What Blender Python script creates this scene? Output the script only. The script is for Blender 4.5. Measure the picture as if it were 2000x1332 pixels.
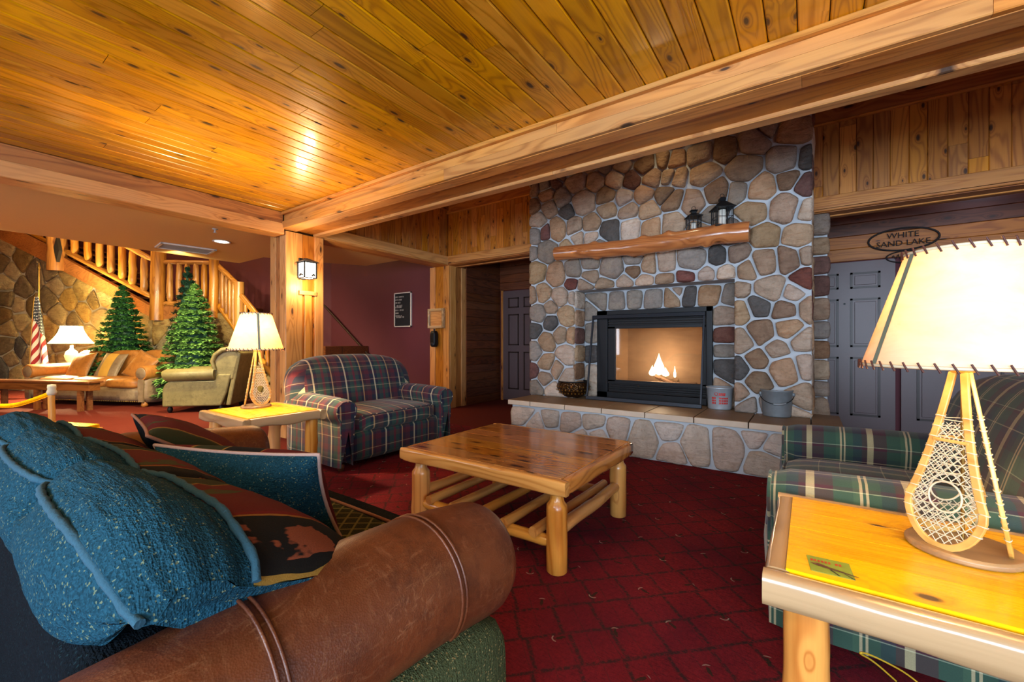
import bpy, bmesh, math, random
from math import sin, cos, pi, radians, sqrt, atan2
from mathutils import Vector, Matrix, noise
random.seed(7)
for o in list(bpy.data.objects): bpy.data.objects.remove(o)
S = bpy.context.scene
COL = S.collection
V = Vector
# ------------------------------------------------------------------ camera
YAW = radians(35.0); EYE = 1.10; FPX = 826.0; HZ = 668.0
FW = V((-sin(YAW), cos(YAW), 0)); RT = V((cos(YAW), sin(YAW), 0))
cam = bpy.data.cameras.new('camera'); cam_o = bpy.data.objects.new('camera', cam); COL.objects.link(cam_o)
cam.sensor_width = 36; cam.lens = 36*FPX/2000; cam.shift_y = (HZ-666)/2000
cam.clip_start = .02; cam.clip_end = 100
cam_o.location = (0, 0, EYE); cam_o.rotation_euler = (pi/2, 0, YAW)
S.camera = cam_o
# ------------------------------------------------------------------ colour management / world
S.view_settings.view_transform = 'Standard'; S.view_settings.look = 'None'
S.view_settings.exposure = 0.27; S.view_settings.gamma = 1; S.view_settings.use_curve_mapping = False
W = bpy.data.worlds.new('world'); S.world = W; W.use_nodes = True
W.node_tree.nodes['Background'].inputs[0].default_value = (.62, .78, 1, 1)
W.node_tree.nodes['Background'].inputs[1].default_value = 1.6
# ------------------------------------------------------------------ lights
def light(name, kind, loc, energy, color, rot=None, size=None, size_y=None, radius=None, spot=None, to=None):
    l = bpy.data.lights.new(name, kind); l.energy = energy; l.color = color
    if kind == 'AREA':
        l.shape = 'RECTANGLE'; l.size = size; l.size_y = size_y or size
    if radius is not None: l.shadow_soft_size = radius
    if spot: l.spot_size = radians(spot); l.spot_blend = .6
    o = bpy.data.objects.new(name, l); COL.objects.link(o); o.location = loc
    if to is not None: o.rotation_euler = (V(to)-V(loc)).to_track_quat('-Z', 'Y').to_euler()
    elif rot: o.rotation_euler = rot
    return o
DAY = (.66, .82, 1.0); WARM = (1, .66, .30); WARM2 = (1, .74, .42)
light('daylight_window_back', 'AREA', (.5, -3.0, 1.45), 400, DAY, size=5.0, size_y=1.6, to=(.2, 4, .9))
light('daylight_window_back_left', 'AREA', (-5.9, -3.0, 1.45), 60, DAY, size=2.3, size_y=1.6, to=(-5.2, 4, .9))
light('daylight_window_right', 'AREA', (3.75, -.6, 1.45), 90, DAY, size=2.6, size_y=1.6, to=(-2, 1.8, .6))
light('room_downlight_front', 'SPOT', (-1.6, -.9, 2.5), 60, WARM2, radius=.06, spot=140, to=(-1.6, -.7, 0))  # added warm fill for the room, no fixture in this ceiling
light('room_downlight_beam', 'SPOT', (-1.2, 3.9, 3.35), 14, WARM2, radius=.06, spot=130, to=(-1.2, 4.2, 0))  # added fill between beam and chimney, not a fixture of the room
for i, (x, y, e) in enumerate([(-6.25, 2.62, 75), (-6.4, .9, 120), (-6.6, -1.2, 110), (-5.9, 4.1, 30)]):
    light('recessed_downlight', 'SPOT', (x, y, 2.37), e, WARM2, radius=.05, spot=150, to=(x, y, 0))
light('stair_downlight', 'POINT', (-9.2, 3.6, 4.2), 55, (1, .78, .40), radius=.1)  # both stair lights are added fill, no fixture hangs there
light('stair_downlight', 'POINT', (-11.2, 1.2, 4.2), 60, (1, .78, .40), radius=.1)
for x, y, e in ((-7.35, 2.2, 170), (-7.45, .2, 170), (-7.3, -1.6, 120)): light('wall_wash_downlight', 'SPOT', (x, y, 2.37), e*2.1, (1, .84, .42), radius=.05, spot=150, to=(x-1.6, y+.6, 0))  # unseen spots added to brighten the stone wall under the stairs
light('hall_downlight', 'POINT', (-3.9, 5.9, 3.1), 9, WARM2, radius=.08)
light('entry_downlight', 'POINT', (1.6, 5.9, 2.9), 8, (.7, .75, 1), radius=.1)

# ------------------------------------------------------------------ pixel -> point on a real plane
def ray(px, py): return FW + RT*((px-1000)/FPX) + V((0, 0, (HZ-py)/FPX))
def pD(px, py, D): return V((0, 0, EYE)) + ray(px, py)*D
def pY(px, py, Y): r = ray(px, py); return V((0, 0, EYE)) + r*(Y/r.y)
def pX(px, py, X): r = ray(px, py); return V((0, 0, EYE)) + r*(X/r.x)
def pZ(px, py, z): r = ray(px, py); return V((0, 0, EYE)) + r*((z-EYE)/r.z)
# ------------------------------------------------------------------ object helpers
def finish(o, label=None, cat=None, group=None, kind=None):
    if label: o['label'] = label
    if cat: o['category'] = cat
    if group: o['group'] = group
    if kind: o['kind'] = kind
    return o
def empty(name, loc=(0, 0, 0), rz=0, label=None, cat=None, group=None, kind=None, parent=None):
    o = bpy.data.objects.new(name, None); COL.objects.link(o); o.location = loc; o.rotation_euler = (0, 0, rz)
    o.empty_display_size = .1
    if parent: o.parent = parent
    return finish(o, label, cat, group, kind)
def link(name, me, mat=None, parent=None, M=None):
    o = bpy.data.objects.new(name, me); COL.objects.link(o)
    if mat is not None and not me.materials: me.materials.append(mat)
    if parent is not None: o.parent = parent
    if M is not None: o.matrix_basis = M
    return o
class MB:
    def __init__(s): s.v = []; s.f = []; s.uv = []; s.sm = []; s.mi = []
    def add(s, vs, fs, uvs=None, smooth=False, mi=0):
        b = len(s.v); s.v += [tuple(v) for v in vs]
        for i, f in enumerate(fs):
            s.f.append([b+k for k in f]); s.uv.append(uvs[i] if uvs else None); s.sm.append(smooth); s.mi.append(mi)
        return s
    def box(s, a, b, mi=0):
        x0, y0, z0 = a; x1, y1, z1 = b
        return s.add([(x0,y0,z0),(x1,y0,z0),(x1,y1,z0),(x0,y1,z0),(x0,y0,z1),(x1,y0,z1),(x1,y1,z1),(x0,y1,z1)],
                     [(0,3,2,1),(4,5,6,7),(0,1,5,4),(1,2,6,5),(2,3,7,6),(3,0,4,7)], mi=mi)
    def tube(s, pts, rad, n=10, cap=True, smooth=True, closed=False, flat=None, mi=0, uvlen=False):
        pts = [V(p) for p in pts]; m = len(pts)
        if not hasattr(rad, '__len__'): rad = [rad]*m
        T = []
        for i in range(m):
            if closed: t = pts[(i+1) % m]-pts[i-1]
            else: t = pts[min(i+1, m-1)]-pts[max(i-1, 0)]
            T.append(t.normalized())
        ref = V((0, 0, 1)) if abs(T[0].z) < .9 else V((1, 0, 0))
        A = (ref - T[0]*ref.dot(T[0])).normalized()
        vs = []; L = 0; uvr = []
        for i in range(m):
            A = (A - T[i]*A.dot(T[i])).normalized(); B = T[i].cross(A)
            if i: L += (pts[i]-pts[i-1]).length
            uvr.append(L)
            for k in range(n):
                a = 2*pi*k/n
                r = rad[i]
                if callable(flat): r = rad[i]*flat(i, a)
                q = A*cos(a)*r + B*sin(a)*r
                vs.append(pts[i]+q)
        fs = []; uvs = []
        R = m if closed else m-1
        for i in range(R):
            j = (i+1) % m
            for k in range(n):
                k2 = (k+1) % n
                fs.append((i*n+k, i*n+k2, j*n+k2, j*n+k))
                r = rad[i]
                uvs.append([(uvr[i], 2*pi*r*k/n), (uvr[i], 2*pi*r*(k+1)/n), (uvr[j], 2*pi*r*(k+1)/n), (uvr[j], 2*pi*r*k/n)])
        s.add(vs, fs, uvs if uvlen else None, smooth, mi)
        if cap and not closed:
            b = len(s.v)
            s.v += [tuple(vs[k]) for k in range(n)] + [tuple(vs[(m-1)*n+k]) for k in range(n)]
            s.f.append([b+k for k in reversed(range(n))]); s.f.append([b+n+k for k in range(n)])
            s.uv += [None, None]; s.sm += [False, False]; s.mi += [mi, mi]
        return s
    def lathe(s, prof, n=24, c=(0, 0, 0), smooth=True, sx=1, sy=1, mi=0):
        cx, cy, cz = c; vs = []; fs = []
        for r, z in prof:
            for k in range(n):
                a = 2*pi*k/n; vs.append((cx+r*cos(a)*sx, cy+r*sin(a)*sy, cz+z))
        for i in range(len(prof)-1):
            for k in range(n):
                k2 = (k+1) % n; fs.append((i*n+k, i*n+k2, (i+1)*n+k2, (i+1)*n+k))
        return s.add(vs, fs, None, smooth, mi)
    def prism(s, poly, fn, d0, d1, smooth=False, mi=0):
        n = len(poly)
        vs = [fn(u, v, d0) for u, v in poly] + [fn(u, v, d1) for u, v in poly]
        fs = [list(range(n))[::-1], [n+k for k in range(n)]] + [(k, (k+1) % n, n+(k+1) % n, n+k) for k in range(n)]
        return s.add(vs, fs, None, smooth, mi)
    def grid(s, fn, nu, nv, closeu=False, uvf=None, smooth=True, mi=0):
        vs = [fn(i/nu, j/nv) for j in range(nv+1) for i in range(nu+(0 if closeu else 1))]
        w = nu if closeu else nu+1; fs = []; uvs = []
        for j in range(nv):
            for i in range(nu):
                i2 = (i+1) % w if closeu else i+1
                fs.append((j*w+i, j*w+i2, (j+1)*w+i2, (j+1)*w+i))
                if uvf: uvs.append([uvf(i/nu, j/nv), uvf((i+1)/nu, j/nv), uvf((i+1)/nu, (j+1)/nv), uvf(i/nu, (j+1)/nv)])
        return s.add(vs, fs, uvs if uvf else None, smooth, mi)
    def sup(s, c, h, p=4, n=8, deform=None, uvf=None, smooth=True, mi=0):
        """rounded-cube cushion: centre c, half sizes h, p-norm rounding"""
        idx = {}; vs = []; fs = []; uvs = []
        def key(q): return tuple(round(t*1000) for t in q)
        def vid(q):
            k = key(q)
            if k not in idx:
                nn = (abs(q[0])**p+abs(q[1])**p+abs(q[2])**p)**(1/p)
                w = V((q[0]/nn*h[0], q[1]/nn*h[1], q[2]/nn*h[2]))
                if deform: w = V(deform(w))
                idx[k] = len(vs); vs.append(w+V(c))
            return idx[k]
        for ax in range(3):
            for sg in (-1, 1):
                for i in range(n):
                    for j in range(n):
                        q = []
                        for (a, b) in ((i, j), (i+1, j), (i+1, j+1), (i, j+1)):
                            t = [0, 0, 0]; t[ax] = sg
                            t[(ax+1) % 3] = math.tan((a/n*2-1)*pi/4); t[(ax+2) % 3] = math.tan((b/n*2-1)*pi/4)
                            q.append(vid(t))
                        if sg < 0: q.reverse()
                        fs.append(q)
                        if uvf: uvs.append([uvf(vs[k], ax) for k in q])
        return s.add(vs, fs, uvs if uvf else None, smooth, mi)
    def mesh(s, name):
        me = bpy.data.meshes.new(name); me.from_pydata(s.v, [], s.f)
        me.polygons.foreach_set('use_smooth', s.sm)
        me.polygons.foreach_set('material_index', s.mi)
        if any(u is not None for u in s.uv):
            l = me.uv_layers.new(name='UVMap'); k = 0
            for f, u in zip(s.f, s.uv):
                for q in range(len(f)):
                    if u is not None: l.data[k].uv = u[q]
                    k += 1
        me.update(); return me
    def build(s, name, mat, parent=None, M=None, bevel=None, mats=None):
        me = s.mesh(name)
        if mats:
            for m in mats: me.materials.append(m)
        o = link(name, me, mat, parent, M)
        if bevel:
            b = o.modifiers.new('b', 'BEVEL'); b.width = bevel; b.segments = 2; b.limit_method = 'ANGLE'
        return o
def TR(loc, rz=0, rx=0, ry=0, s=1): return Matrix.Translation(V(loc)) @ Matrix.Rotation(rz, 4, 'Z') @ Matrix.Rotation(ry, 4, 'Y') @ Matrix.Rotation(rx, 4, 'X') @ Matrix.Scale(s, 4)
_bc = {}
def board_mesh(L, w, t, bev):
    k = (round(L, 3), round(w, 3), round(t, 3), bev)
    if k in _bc: return _bc[k]
    hw, ht, e = w/2, t/2, min(bev, w/2.2, t/2.2)
    pr = [(-hw, -ht), (hw, -ht), (hw, ht-e), (hw-e, ht), (-hw+e, ht), (-hw, ht-e)]
    m = MB(); n = len(pr); x = L/2
    m.add([(-x, a, b) for a, b in pr]+[(x, a, b) for a, b in pr], [list(range(n))[::-1], [n+i for i in range(n)]]+[(i, (i+1) % n, n+(i+1) % n, n+i) for i in range(n)])
    me = m.mesh('board'); _bc[k] = me; return me
_bm = {}
def board(name, a, b, w, t, nrm, mat, parent, bev=.005):
    """board from a to b (centre of its outer face), grain along local X, outer face towards nrm"""
    a, b, n = V(a), V(b), V(nrm).normalized(); X = (b-a); L = X.length; X.normalize()
    Y = n.cross(X).normalized(); n = X.cross(Y)
    k = (round(L, 3), round(w, 3), round(t, 3), bev, mat.name)
    if k not in _bm:
        me = board_mesh(L, w, t, bev)
        if me.materials and me.materials[0] != mat: me = me.copy(); me.materials.clear()
        if not me.materials: me.materials.append(mat)
        _bm[k] = me
    c = (a+b)/2 - n*(t/2)
    M = Matrix(((X.x, Y.x, n.x, c.x), (X.y, Y.y, n.y, c.y), (X.z, Y.z, n.z, c.z), (0, 0, 0, 1)))
    return link(name, _bm[k], None, parent, M)
def log_mesh(L, r0, r1, seed=0, n=12, rings=9, knots=3, taper=0, wob=.05, kb=.22):
    """peeled log along local X from 0 to L"""
    rnd = random.Random(seed); m = MB(); kn = [(rnd.uniform(.12, .88)*L, rnd.uniform(0, 2*pi)) for _ in range(knots)]
    xs = [i/rings for i in range(rings+1)]
    if taper: xs = [0, .015, taper*.6, taper]+[taper+(1-2*taper)*i/rings for i in range(1, rings)]+[1-taper, 1-taper*.6, .985, 1]
    pts = []; rad = []
    for t in xs:
        r = r0+(r1-r0)*t
        if taper:
            e = min(t, 1-t)/taper
            if e < 1: r *= .55+.45*e**.8
        w = noise.noise(V((t*3+seed, seed*1.7, 0)))*r*wob*3
        pts.append(V((t*L, w, noise.noise(V((seed*2.3, t*3, 5)))*r*wob*3))); rad.append(r)
    def fl(i, a):
        x = pts[i].x; q = 1+.05*noise.noise(V((x*8, cos(a)*2+seed, sin(a)*2)))
        for kx, ka in kn:
            d = (x-kx)**2/(.04**2)+(min(abs(a-ka), 2*pi-abs(a-ka))**2)/.12
            q += kb*math.exp(-d)
        return q
    m.tube(pts, rad, n=n, flat=fl); return m.mesh('log')
def logp(name, a, b, r0, r1, mat, parent, seed=0, **k):
    a, b = V(a), V(b); X = (b-a); L = X.length; X.normalize()
    ref = V((0, 0, 1)) if abs(X.z) < .9 else V((0, 1, 0))
    Y = ref.cross(X).normalized(); Z = X.cross(Y)
    M = Matrix(((X.x, Y.x, Z.x, a.x), (X.y, Y.y, Z.y, a.y), (X.z, Y.z, Z.z, a.z), (0, 0, 0, 1)))
    return link(name, log_mesh(L, r0, r1, seed, **k), mat, parent, M)
# ------------------------------------------------------------------ material helpers
def C(h, k=1.0):
    h = h.lstrip('#'); r = [int(h[i:i+2], 16)/255 for i in (0, 2, 4)]
    return tuple([((c/12.92) if c <= .04045 else ((c+.055)/1.055)**2.4)*k for c in r]+[1])
class NT:
    def __init__(s, name):
        s.m = bpy.data.materials.new(name); s.m.use_nodes = True; s.t = s.m.node_tree; s.t.nodes.clear()
        s.out = s.t.nodes.new('ShaderNodeOutputMaterial')
    def n(s, typ, ins=None, **at):
        nd = s.t.nodes.new('ShaderNode'+typ)
        for k, v in at.items(): setattr(nd, k, v)
        for k, v in (ins or {}).items():
            i = nd.inputs[k]
            if isinstance(v, bpy.types.NodeSocket): s.t.links.new(v, i)
            elif v is not None: i.default_value = (*v, 1) if i.type == 'RGBA' and len(v) == 3 else v
        return nd
    def co(s, w='Object'): return s.n('TexCoord').outputs[w]
    def rnd(s): return s.n('ObjectInfo').outputs['Random']
    def ma(s, op, a, b=None, c=None, clamp=False):
        d = {0: a}
        if b is not None: d[1] = b
        if c is not None: d[2] = c
        return s.n('Math', d, operation=op, use_clamp=clamp).outputs[0]
    def vm(s, op, a, b=None, sc=None):
        d = {0: a}
        if b is not None: d[1] = b
        if sc is not None: d['Scale'] = sc
        return s.n('VectorMath', d, operation=op).outputs['Value' if op in ('LENGTH', 'DISTANCE', 'DOT_PRODUCT') else 'Vector']
    def map(s, v, sc=(1, 1, 1), rot=(0, 0, 0), loc=(0, 0, 0)): return s.n('Mapping', {'Vector': v, 'Scale': sc, 'Rotation': rot, 'Location': loc}).outputs[0]
    def noise(s, v, sc=5, det=2, rough=.5, dist=0, o='Fac'): return s.n('TexNoise', {'Vector': v, 'Scale': sc, 'Detail': det, 'Roughness': rough, 'Distortion': dist}).outputs[o]
    def voro(s, v, sc=5, dim='3D', feat='F1', o='Distance', rnd=1.0): return s.n('TexVoronoi', {'Vector': v, 'Scale': sc, 'Randomness': rnd}, voronoi_dimensions=dim, feature=feat).outputs[o]
    def mix(s, f, a, b, mode='MIX'):
        nd = s.n('Mix', data_type='RGBA', blend_type=mode)
        for i, v in ((0, f), (6, a), (7, b)):
            if isinstance(v, bpy.types.NodeSocket): s.t.links.new(v, nd.inputs[i])
            else: nd.inputs[i].default_value = v
        return nd.outputs[2]
    def ramp(s, f, st, interp='LINEAR'):
        nd = s.n('ValToRGB', {0: f}); r = nd.color_ramp; r.interpolation = interp
        while len(r.elements) < len(st): r.elements.new(.5)
        for e, (p, c) in zip(r.elements, st):
            e.position = p; e.color = c if len(c) == 4 else (*c, 1)
        return nd.outputs[0]
    def step(s, v, lo, hi): return s.n('MapRange', {0: v, 1: lo, 2: hi, 3: 0., 4: 1.}).outputs[0]
    def xyz(s, v): return s.n('SeparateXYZ', {0: v}).outputs
    def cxyz(s, x=0., y=0., z=0.): return s.n('CombineXYZ', {0: x, 1: y, 2: z}).outputs[0]
    def bump(s, h, st=.3, d=.01, nrm=None): return s.n('Bump', {'Height': h, 'Strength': st, 'Distance': d, 'Normal': nrm}).outputs[0]
    def hsv(s, c, h=.5, sa=1., v=1.): return s.n('HueSaturation', {'Hue': h, 'Saturation': sa, 'Value': v, 'Color': c}).outputs[0]
    def bsdf(s, color, rough=.5, metal=0, coat=0, coatr=.1, nrm=None, spec=.5, sheen=0, trans=0, ior=1.45, alpha=None, emit=None, es=0):
        d = {'Base Color': color, 'Roughness': rough, 'Metallic': metal, 'Coat Weight': coat, 'Coat Roughness': coatr, 'Specular IOR Level': spec,
             'Sheen Weight': sheen, 'Transmission Weight': trans, 'IOR': ior, 'Normal': nrm}
        if alpha is not None: d['Alpha'] = alpha
        if emit is not None: d['Emission Color'] = emit; d['Emission Strength'] = es
        b = s.n('BsdfPrincipled', d); s.t.links.new(b.outputs[0], s.out.inputs[0]); return s.m
def plain(name, c, rough=.5, metal=0, nz=.08, sc=30, bump=.05, coat=0, spec=.5):
    g = NT(name); v = g.co(); f = g.noise(v, sc, 4)
    col = g.mix(f, (c[0]*(1-nz), c[1]*(1-nz), c[2]*(1-nz), 1), (min(1, c[0]*(1+nz)), min(1, c[1]*(1+nz)), min(1, c[2]*(1+nz)), 1))
    return g.bsdf(col, rough, metal, coat, nrm=g.bump(f, bump, .005), spec=spec)
def wood(name, light_c, dark_c, rough=.4, coat=0., knots=.55, ksc=(2.6, 5.5), ring=10, log=False, var=.35, gs=1.0, tint=None, bump=.12, spec=.5, ksize=1.0, sat=1.0):
    g = NT(name); r = g.rnd(); off = g.vm('SCALE', g.cxyz(r, g.ma('MULTIPLY', r, 7.3), g.ma('MULTIPLY', r, 3.1)), sc=37.)
    v = g.vm('ADD', g.co(), off)
    if log:
        kv = g.map(v, (ksc[0], ksc[1], ksc[1])); kd = g.voro(kv, 1); kc = g.voro(kv, 1, o='Color')
    else:
        kv = g.map(v, (ksc[0], ksc[1], 1)); kd = g.voro(kv, 1, '2D'); kc = g.voro(kv, 1, '2D', o='Color')
    kr = g.xyz(kc)
    gate = g.ma('LESS_THAN', kr[0], knots)
    size = g.ma('MULTIPLY_ADD', kr[1], .06*ksize, .035*ksize)
    kk = g.ma('DIVIDE', kd, size)                                   # 1 at the knot's rim
    infl = g.ma('MULTIPLY', g.ma('POWER', 2.718, g.ma('MULTIPLY', kk, -.8)), gate)
    rv = g.map(v, (.5*gs, 5*gs, 5*gs)); base = g.noise(rv, 1, 2, .5, .4)
    ph = g.ma('ADD', g.ma('MULTIPLY', base, ring*2.6), g.ma('MULTIPLY', infl, 5))
    wave = g.ma('MULTIPLY_ADD', g.ma('SINE', g.ma('MULTIPLY', ph, 6.28)), .5, .5)
    fine = g.noise(g.map(v, (2.5*gs, 110*gs, 110*gs)), 1, 3, .6)
    broad = g.noise(g.map(v, (.6, 2.5, 2.5)), 1, 2)
    f = g.ma('ADD', g.ma('MULTIPLY', g.ma('POWER', wave, 2.5), .5), g.ma('MULTIPLY', fine, .45))
    f = g.ma('ADD', f, g.ma('MULTIPLY', g.ma('SUBTRACT', broad, .5), 1.0), clamp=True)
    col = g.mix(f, light_c, dark_c)
    if tint: col = g.mix(g.step(g.noise(g.map(v, (1.2, 3, 3)), 1, 2), .45, .75), col, tint)
    vv = g.ma('MULTIPLY_ADD', r, var, 1-var*.55)
    col = g.hsv(col, g.ma('MULTIPLY_ADD', g.ma('FRACT', g.ma('MULTIPLY', r, 13.7)), .008, .4925), g.ma('MULTIPLY_ADD', g.ma('FRACT', g.ma('MULTIPLY', r, 5.7)), .10, sat-.05), vv)
    halo = g.ma('MULTIPLY', g.ma('SUBTRACT', 1., g.step(kk, .9, 2.6)), gate)
    col = g.mix(g.ma('MULTIPLY', halo, .45), col, (dark_c[0]*.75, dark_c[1]*.6, dark_c[2]*.5, 1))
    core = g.ma('MULTIPLY', g.ma('SUBTRACT', 1., g.step(kk, .55, 1.05)), gate)
    col = g.mix(g.ma('MULTIPLY', core, .93), col, (.03, .012, .006, 1))
    return g.bsdf(col, g.ma('MULTIPLY_ADD', fine, .12, rough-.06), 0, coat, .12, g.bump(f, bump, .004), spec=spec)
# ================================================================== MATERIALS
M_ = {}
M_['ceil'] = wood('pine_ceiling', C('d8a04a'), C('9a6424'), rough=.30, coat=.35, knots=.52, ksc=(2.6, 7), ring=7, var=.42, ksize=1.25, sat=1.12)
M_['beam'] = wood('cedar_trim', C('d3954c'), C('9c6028'), rough=.5, coat=.05, knots=.5, ksc=(1.8, 6), ring=5, var=.22, tint=C('bd8a52'))
M_['beamd'] = wood('cedar_trim_dark', C('b8762f'), C('824818'), rough=.5, coat=.05, knots=.45, ksc=(1.8, 6), ring=5, var=.2)
M_['wallb'] = wood('cedar_wallboard', C('c9852f'), C('8c5018'), rough=.45, coat=.08, knots=.62, ksc=(3.0, 7), ring=5, var=.42, ksize=1.1)
M_['hallb'] = wood('hall_board', C('6b3a1c'), C('3b1c0c'), rough=.5, knots=.4, ring=5, var=.3)
M_['log'] = wood('peeled_log', C('dda050'), C('a8662a'), rough=.32, coat=.35, knots=.45, ksc=(4, 9), log=True, ring=3, var=.2, ksize=1.1)
M_['logr'] = wood('rail_log', C('c98c3c'), C('8a5420'), rough=.35, coat=.2, knots=.5, ksc=(3, 8), log=True, ring=3, var=.2)
M_['mantel'] = wood('mantel_log', C('bd7434'), C('84461c'), rough=.2, coat=.6, knots=.6, ksc=(3.2, 6), log=True, ring=4, var=.1, ksize=1.5)
M_['ctable'] = wood('varnished_tabletop', C('d28c34'), C('985a1c'), rough=.13, coat=1.0, knots=.8, ksc=(3.2, 11), ring=6, var=.2, ksize=2.0, bump=.02)
M_['tedge'] = wood('tabletop_edge', C('d9a055'), C('a86c2c'), rough=.22, coat=.7, knots=.6, ksc=(4, 12), log=True, ring=4, var=.12, bump=.05)
M_['stop'] = wood('side_table_top', C('f6bc00'), C('dc9c00'), rough=.28, coat=.3, knots=.5, ksc=(3, 5), ring=4, var=.06, ksize=1.6, bump=.02, sat=1.08)
M_['sedge'] = wood('side_table_edge', C('b5966a'), C('826640'), rough=.25, coat=.6, knots=.6, ksc=(3.5, 12), log=True, ring=3, var=.06, bump=.05)
M_['bent'] = wood('bent_ash', C('e0b45c'), C('b88430'), rough=.35, coat=.3, knots=0, ring=3, var=.1, bump=.05)
M_['dkwood'] = wood('dark_table_wood', C('7a4a28'), C('4d2a14'), rough=.35, coat=.2, knots=.1, ring=4, var=.1)
def stone_mat(name, cs):
    g = NT(name); r = g.rnd(); v = g.vm('ADD', g.co(), g.vm('SCALE', g.cxyz(r, r, r), sc=91.))
    a = g.noise(v, 7, 5, .6, .6); b = g.noise(v, 38, 4, .6); cc = g.noise(g.map(v, (3, 14, 5)), 1.3, 3, .6, 1.2)
    col = g.ramp(a, [(.25, cs[0]), (.5, cs[1]), (.78, cs[2])])
    col = g.mix(g.step(cc, .52, .72), col, cs[3])
    col = g.mix(g.ma('MULTIPLY', g.step(b, .5, .8), .45), col, (cs[0][0]*.55, cs[0][1]*.5, cs[0][2]*.45, 1))
    col = g.hsv(col, g.ma('MULTIPLY_ADD', g.ma('FRACT', g.ma('MULTIPLY', r, 9.1)), .014, .491), g.ma('MULTIPLY_ADD', g.ma('FRACT', g.ma('MULTIPLY', r, 4.3)), .3, .68), g.ma('MULTIPLY_ADD', r, .34, .83))
    h = g.ma('ADD', g.ma('MULTIPLY', a, 1.6), g.ma('MULTIPLY', b, .5)); h = g.ma('ADD', h, g.ma('MULTIPLY', cc, .8))
    return g.bsdf(col, .8, nrm=g.bump(h, .9, .02), spec=.3)
M_['st'] = stone_mat('fieldstone_tan', [C('7f6448'), C('9c7d5c'), C('a98b6c'), C('8f6a48')])
M_['sp'] = stone_mat('fieldstone_pale', [C('9c8570'), C('b39a82'), C('c0aa94'), C('a8886a')])
M_['sg'] = stone_mat('fieldstone_grey', [C('6d6258'), C('827468'), C('90826f'), C('7d6a58')])
M_['sd'] = stone_mat('fieldstone_dark', [C('3b3836'), C('4f4a47'), C('5e5854'), C('4a403a')])
M_['sr'] = stone_mat('fieldstone_red', [C('4a2a22'), C('65382c'), C('754a3c'), C('55342a')])
M_['sb'] = stone_mat('fieldstone_brown', [C('5f4630'), C('7a5c40'), C('86694c'), C('6a4a30')])
M_['sy'] = stone_mat('sandstone_golden', [C('7d6430'), C('9c8040'), C('b09450'), C('84602c')])  # tan stone with the far lamp's yellow light put into its colour
M_['so'] = stone_mat('stone_olive_brown', [C('54401f'), C('6b532c'), C('7a6238'), C('5a4422')])
M_['sh'] = stone_mat('hearth_stone', [C('988878'), C('ab9a8a'), C('b8a898'), C('a08c78')])
STC = {'t': M_['st'], 'p': M_['sp'], 'g': M_['sg'], 'd': M_['sd'], 'r': M_['sr'], 'b': M_['sb'], 'h': M_['sh'], 'y': M_['sy'], 'o': M_['so']}
g = NT('mortar'); v = g.co(); a = g.noise(v, 25, 5, .7); b = g.noise(v, 3, 3)
M_['mortar'] = g.bsdf(g.mix(b, C('9fa4aa'), C('bcc1c6')), .9, nrm=g.bump(a, .5, .01), spec=.2)
g = NT('mortar_warm'); v = g.co(); a = g.noise(v, 25, 5, .7); b = g.noise(v, 3, 3)
M_['mortarw'] = g.bsdf(g.mix(b, C('a79c88'), C('bdb39c')), .9, nrm=g.bump(a, .5, .01), spec=.2)
g = NT('hearth_tile'); v = g.co(); a = g.noise(v, 3, 4, .6, .6); b = g.noise(v, 40, 3)
M_['tile'] = g.bsdf(g.mix(a, C('6b523a'), C('8e7354')), .5, nrm=g.bump(b, .3, .005))
g = NT('tile_edge'); v = g.co(); a = g.noise(v, 12, 4)
M_['tilee'] = g.bsdf(g.mix(a, C('b5a08a'), C('cbb9a4')), .6, nrm=g.bump(a, .4, .005))
# carpet: red pile, dark green diamond lines on the diagonal, small curled leaf in the cells
g = NT('carpet'); v = g.co(); xy = g.xyz(v)
wob = g.vm('SCALE', g.vm('SUBTRACT', g.noise(v, 9, 3, o='Color'), (.5, .5, .5)), sc=.02)
vv = g.vm('ADD', v, wob); r45 = g.map(vv, (1/.163, 1/.163, 1), (0, 0, radians(45)), (.43, .12, 0)); q = g.xyz(r45)
fx = g.ma('ABSOLUTE', g.ma('SUBTRACT', g.ma('FRACT', q[0]), .5)); 
row = g.ma('FLOOR', q[0]); sh = g.ma('MULTIPLY', g.ma('MODULO', row, 2.0), .12)
fy = g.ma('ABSOLUTE', g.ma('SUBTRACT', g.ma('FRACT', g.ma('ADD', q[1], sh)), .5))
edge = g.ma('MAXIMUM', fx, fy); ln = g.step(edge, .435, .475)
fx2 = g.ma('ABSOLUTE', g.ma('SUBTRACT', g.ma('FRACT', g.ma('MULTIPLY', q[1], 2.0)), .5)); ln2 = g.ma('MULTIPLY', g.step(fx2, .46, .49), .55)
brk = g.step(g.noise(v, 60, 3, .7), .36, .55)
ln = g.ma('MULTIPLY', g.ma('MAXIMUM', ln, ln2), brk)
big = g.noise(v, 1.6, 3); pile = g.noise(v, 260, 3, .8); mid = g.noise(g.map(v, (90, 40, 1)), 1, 3, .7)
red = g.mix(mid, C('561016'), C('a02428'))
flk = g.step(g.noise(g.map(v, (34, 130, 1), (0, 0, radians(20))), 1, 4, .75), .50, .64); red = g.mix(g.ma('MULTIPLY', flk, .6), red, C('2c0a10'))
red = g.mix(g.step(big, .4, .7), red, g.mix(mid, C('3e0c18'), C('6e1626')))
col = g.mix(g.ma('MULTIPLY', ln, .85), red, C('26221e'))
cell = g.vm('FLOOR', g.map(v, (1/.23, 1/.23, 1), (0, 0, radians(45)), (.1, .6, 0)))
lp = g.vm('SUBTRACT', g.map(v, (1/.23, 1/.23, 1), (0, 0, radians(45)), (.1, .6, 0)), g.vm('ADD', cell, (.5, .5, 0)))
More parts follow.
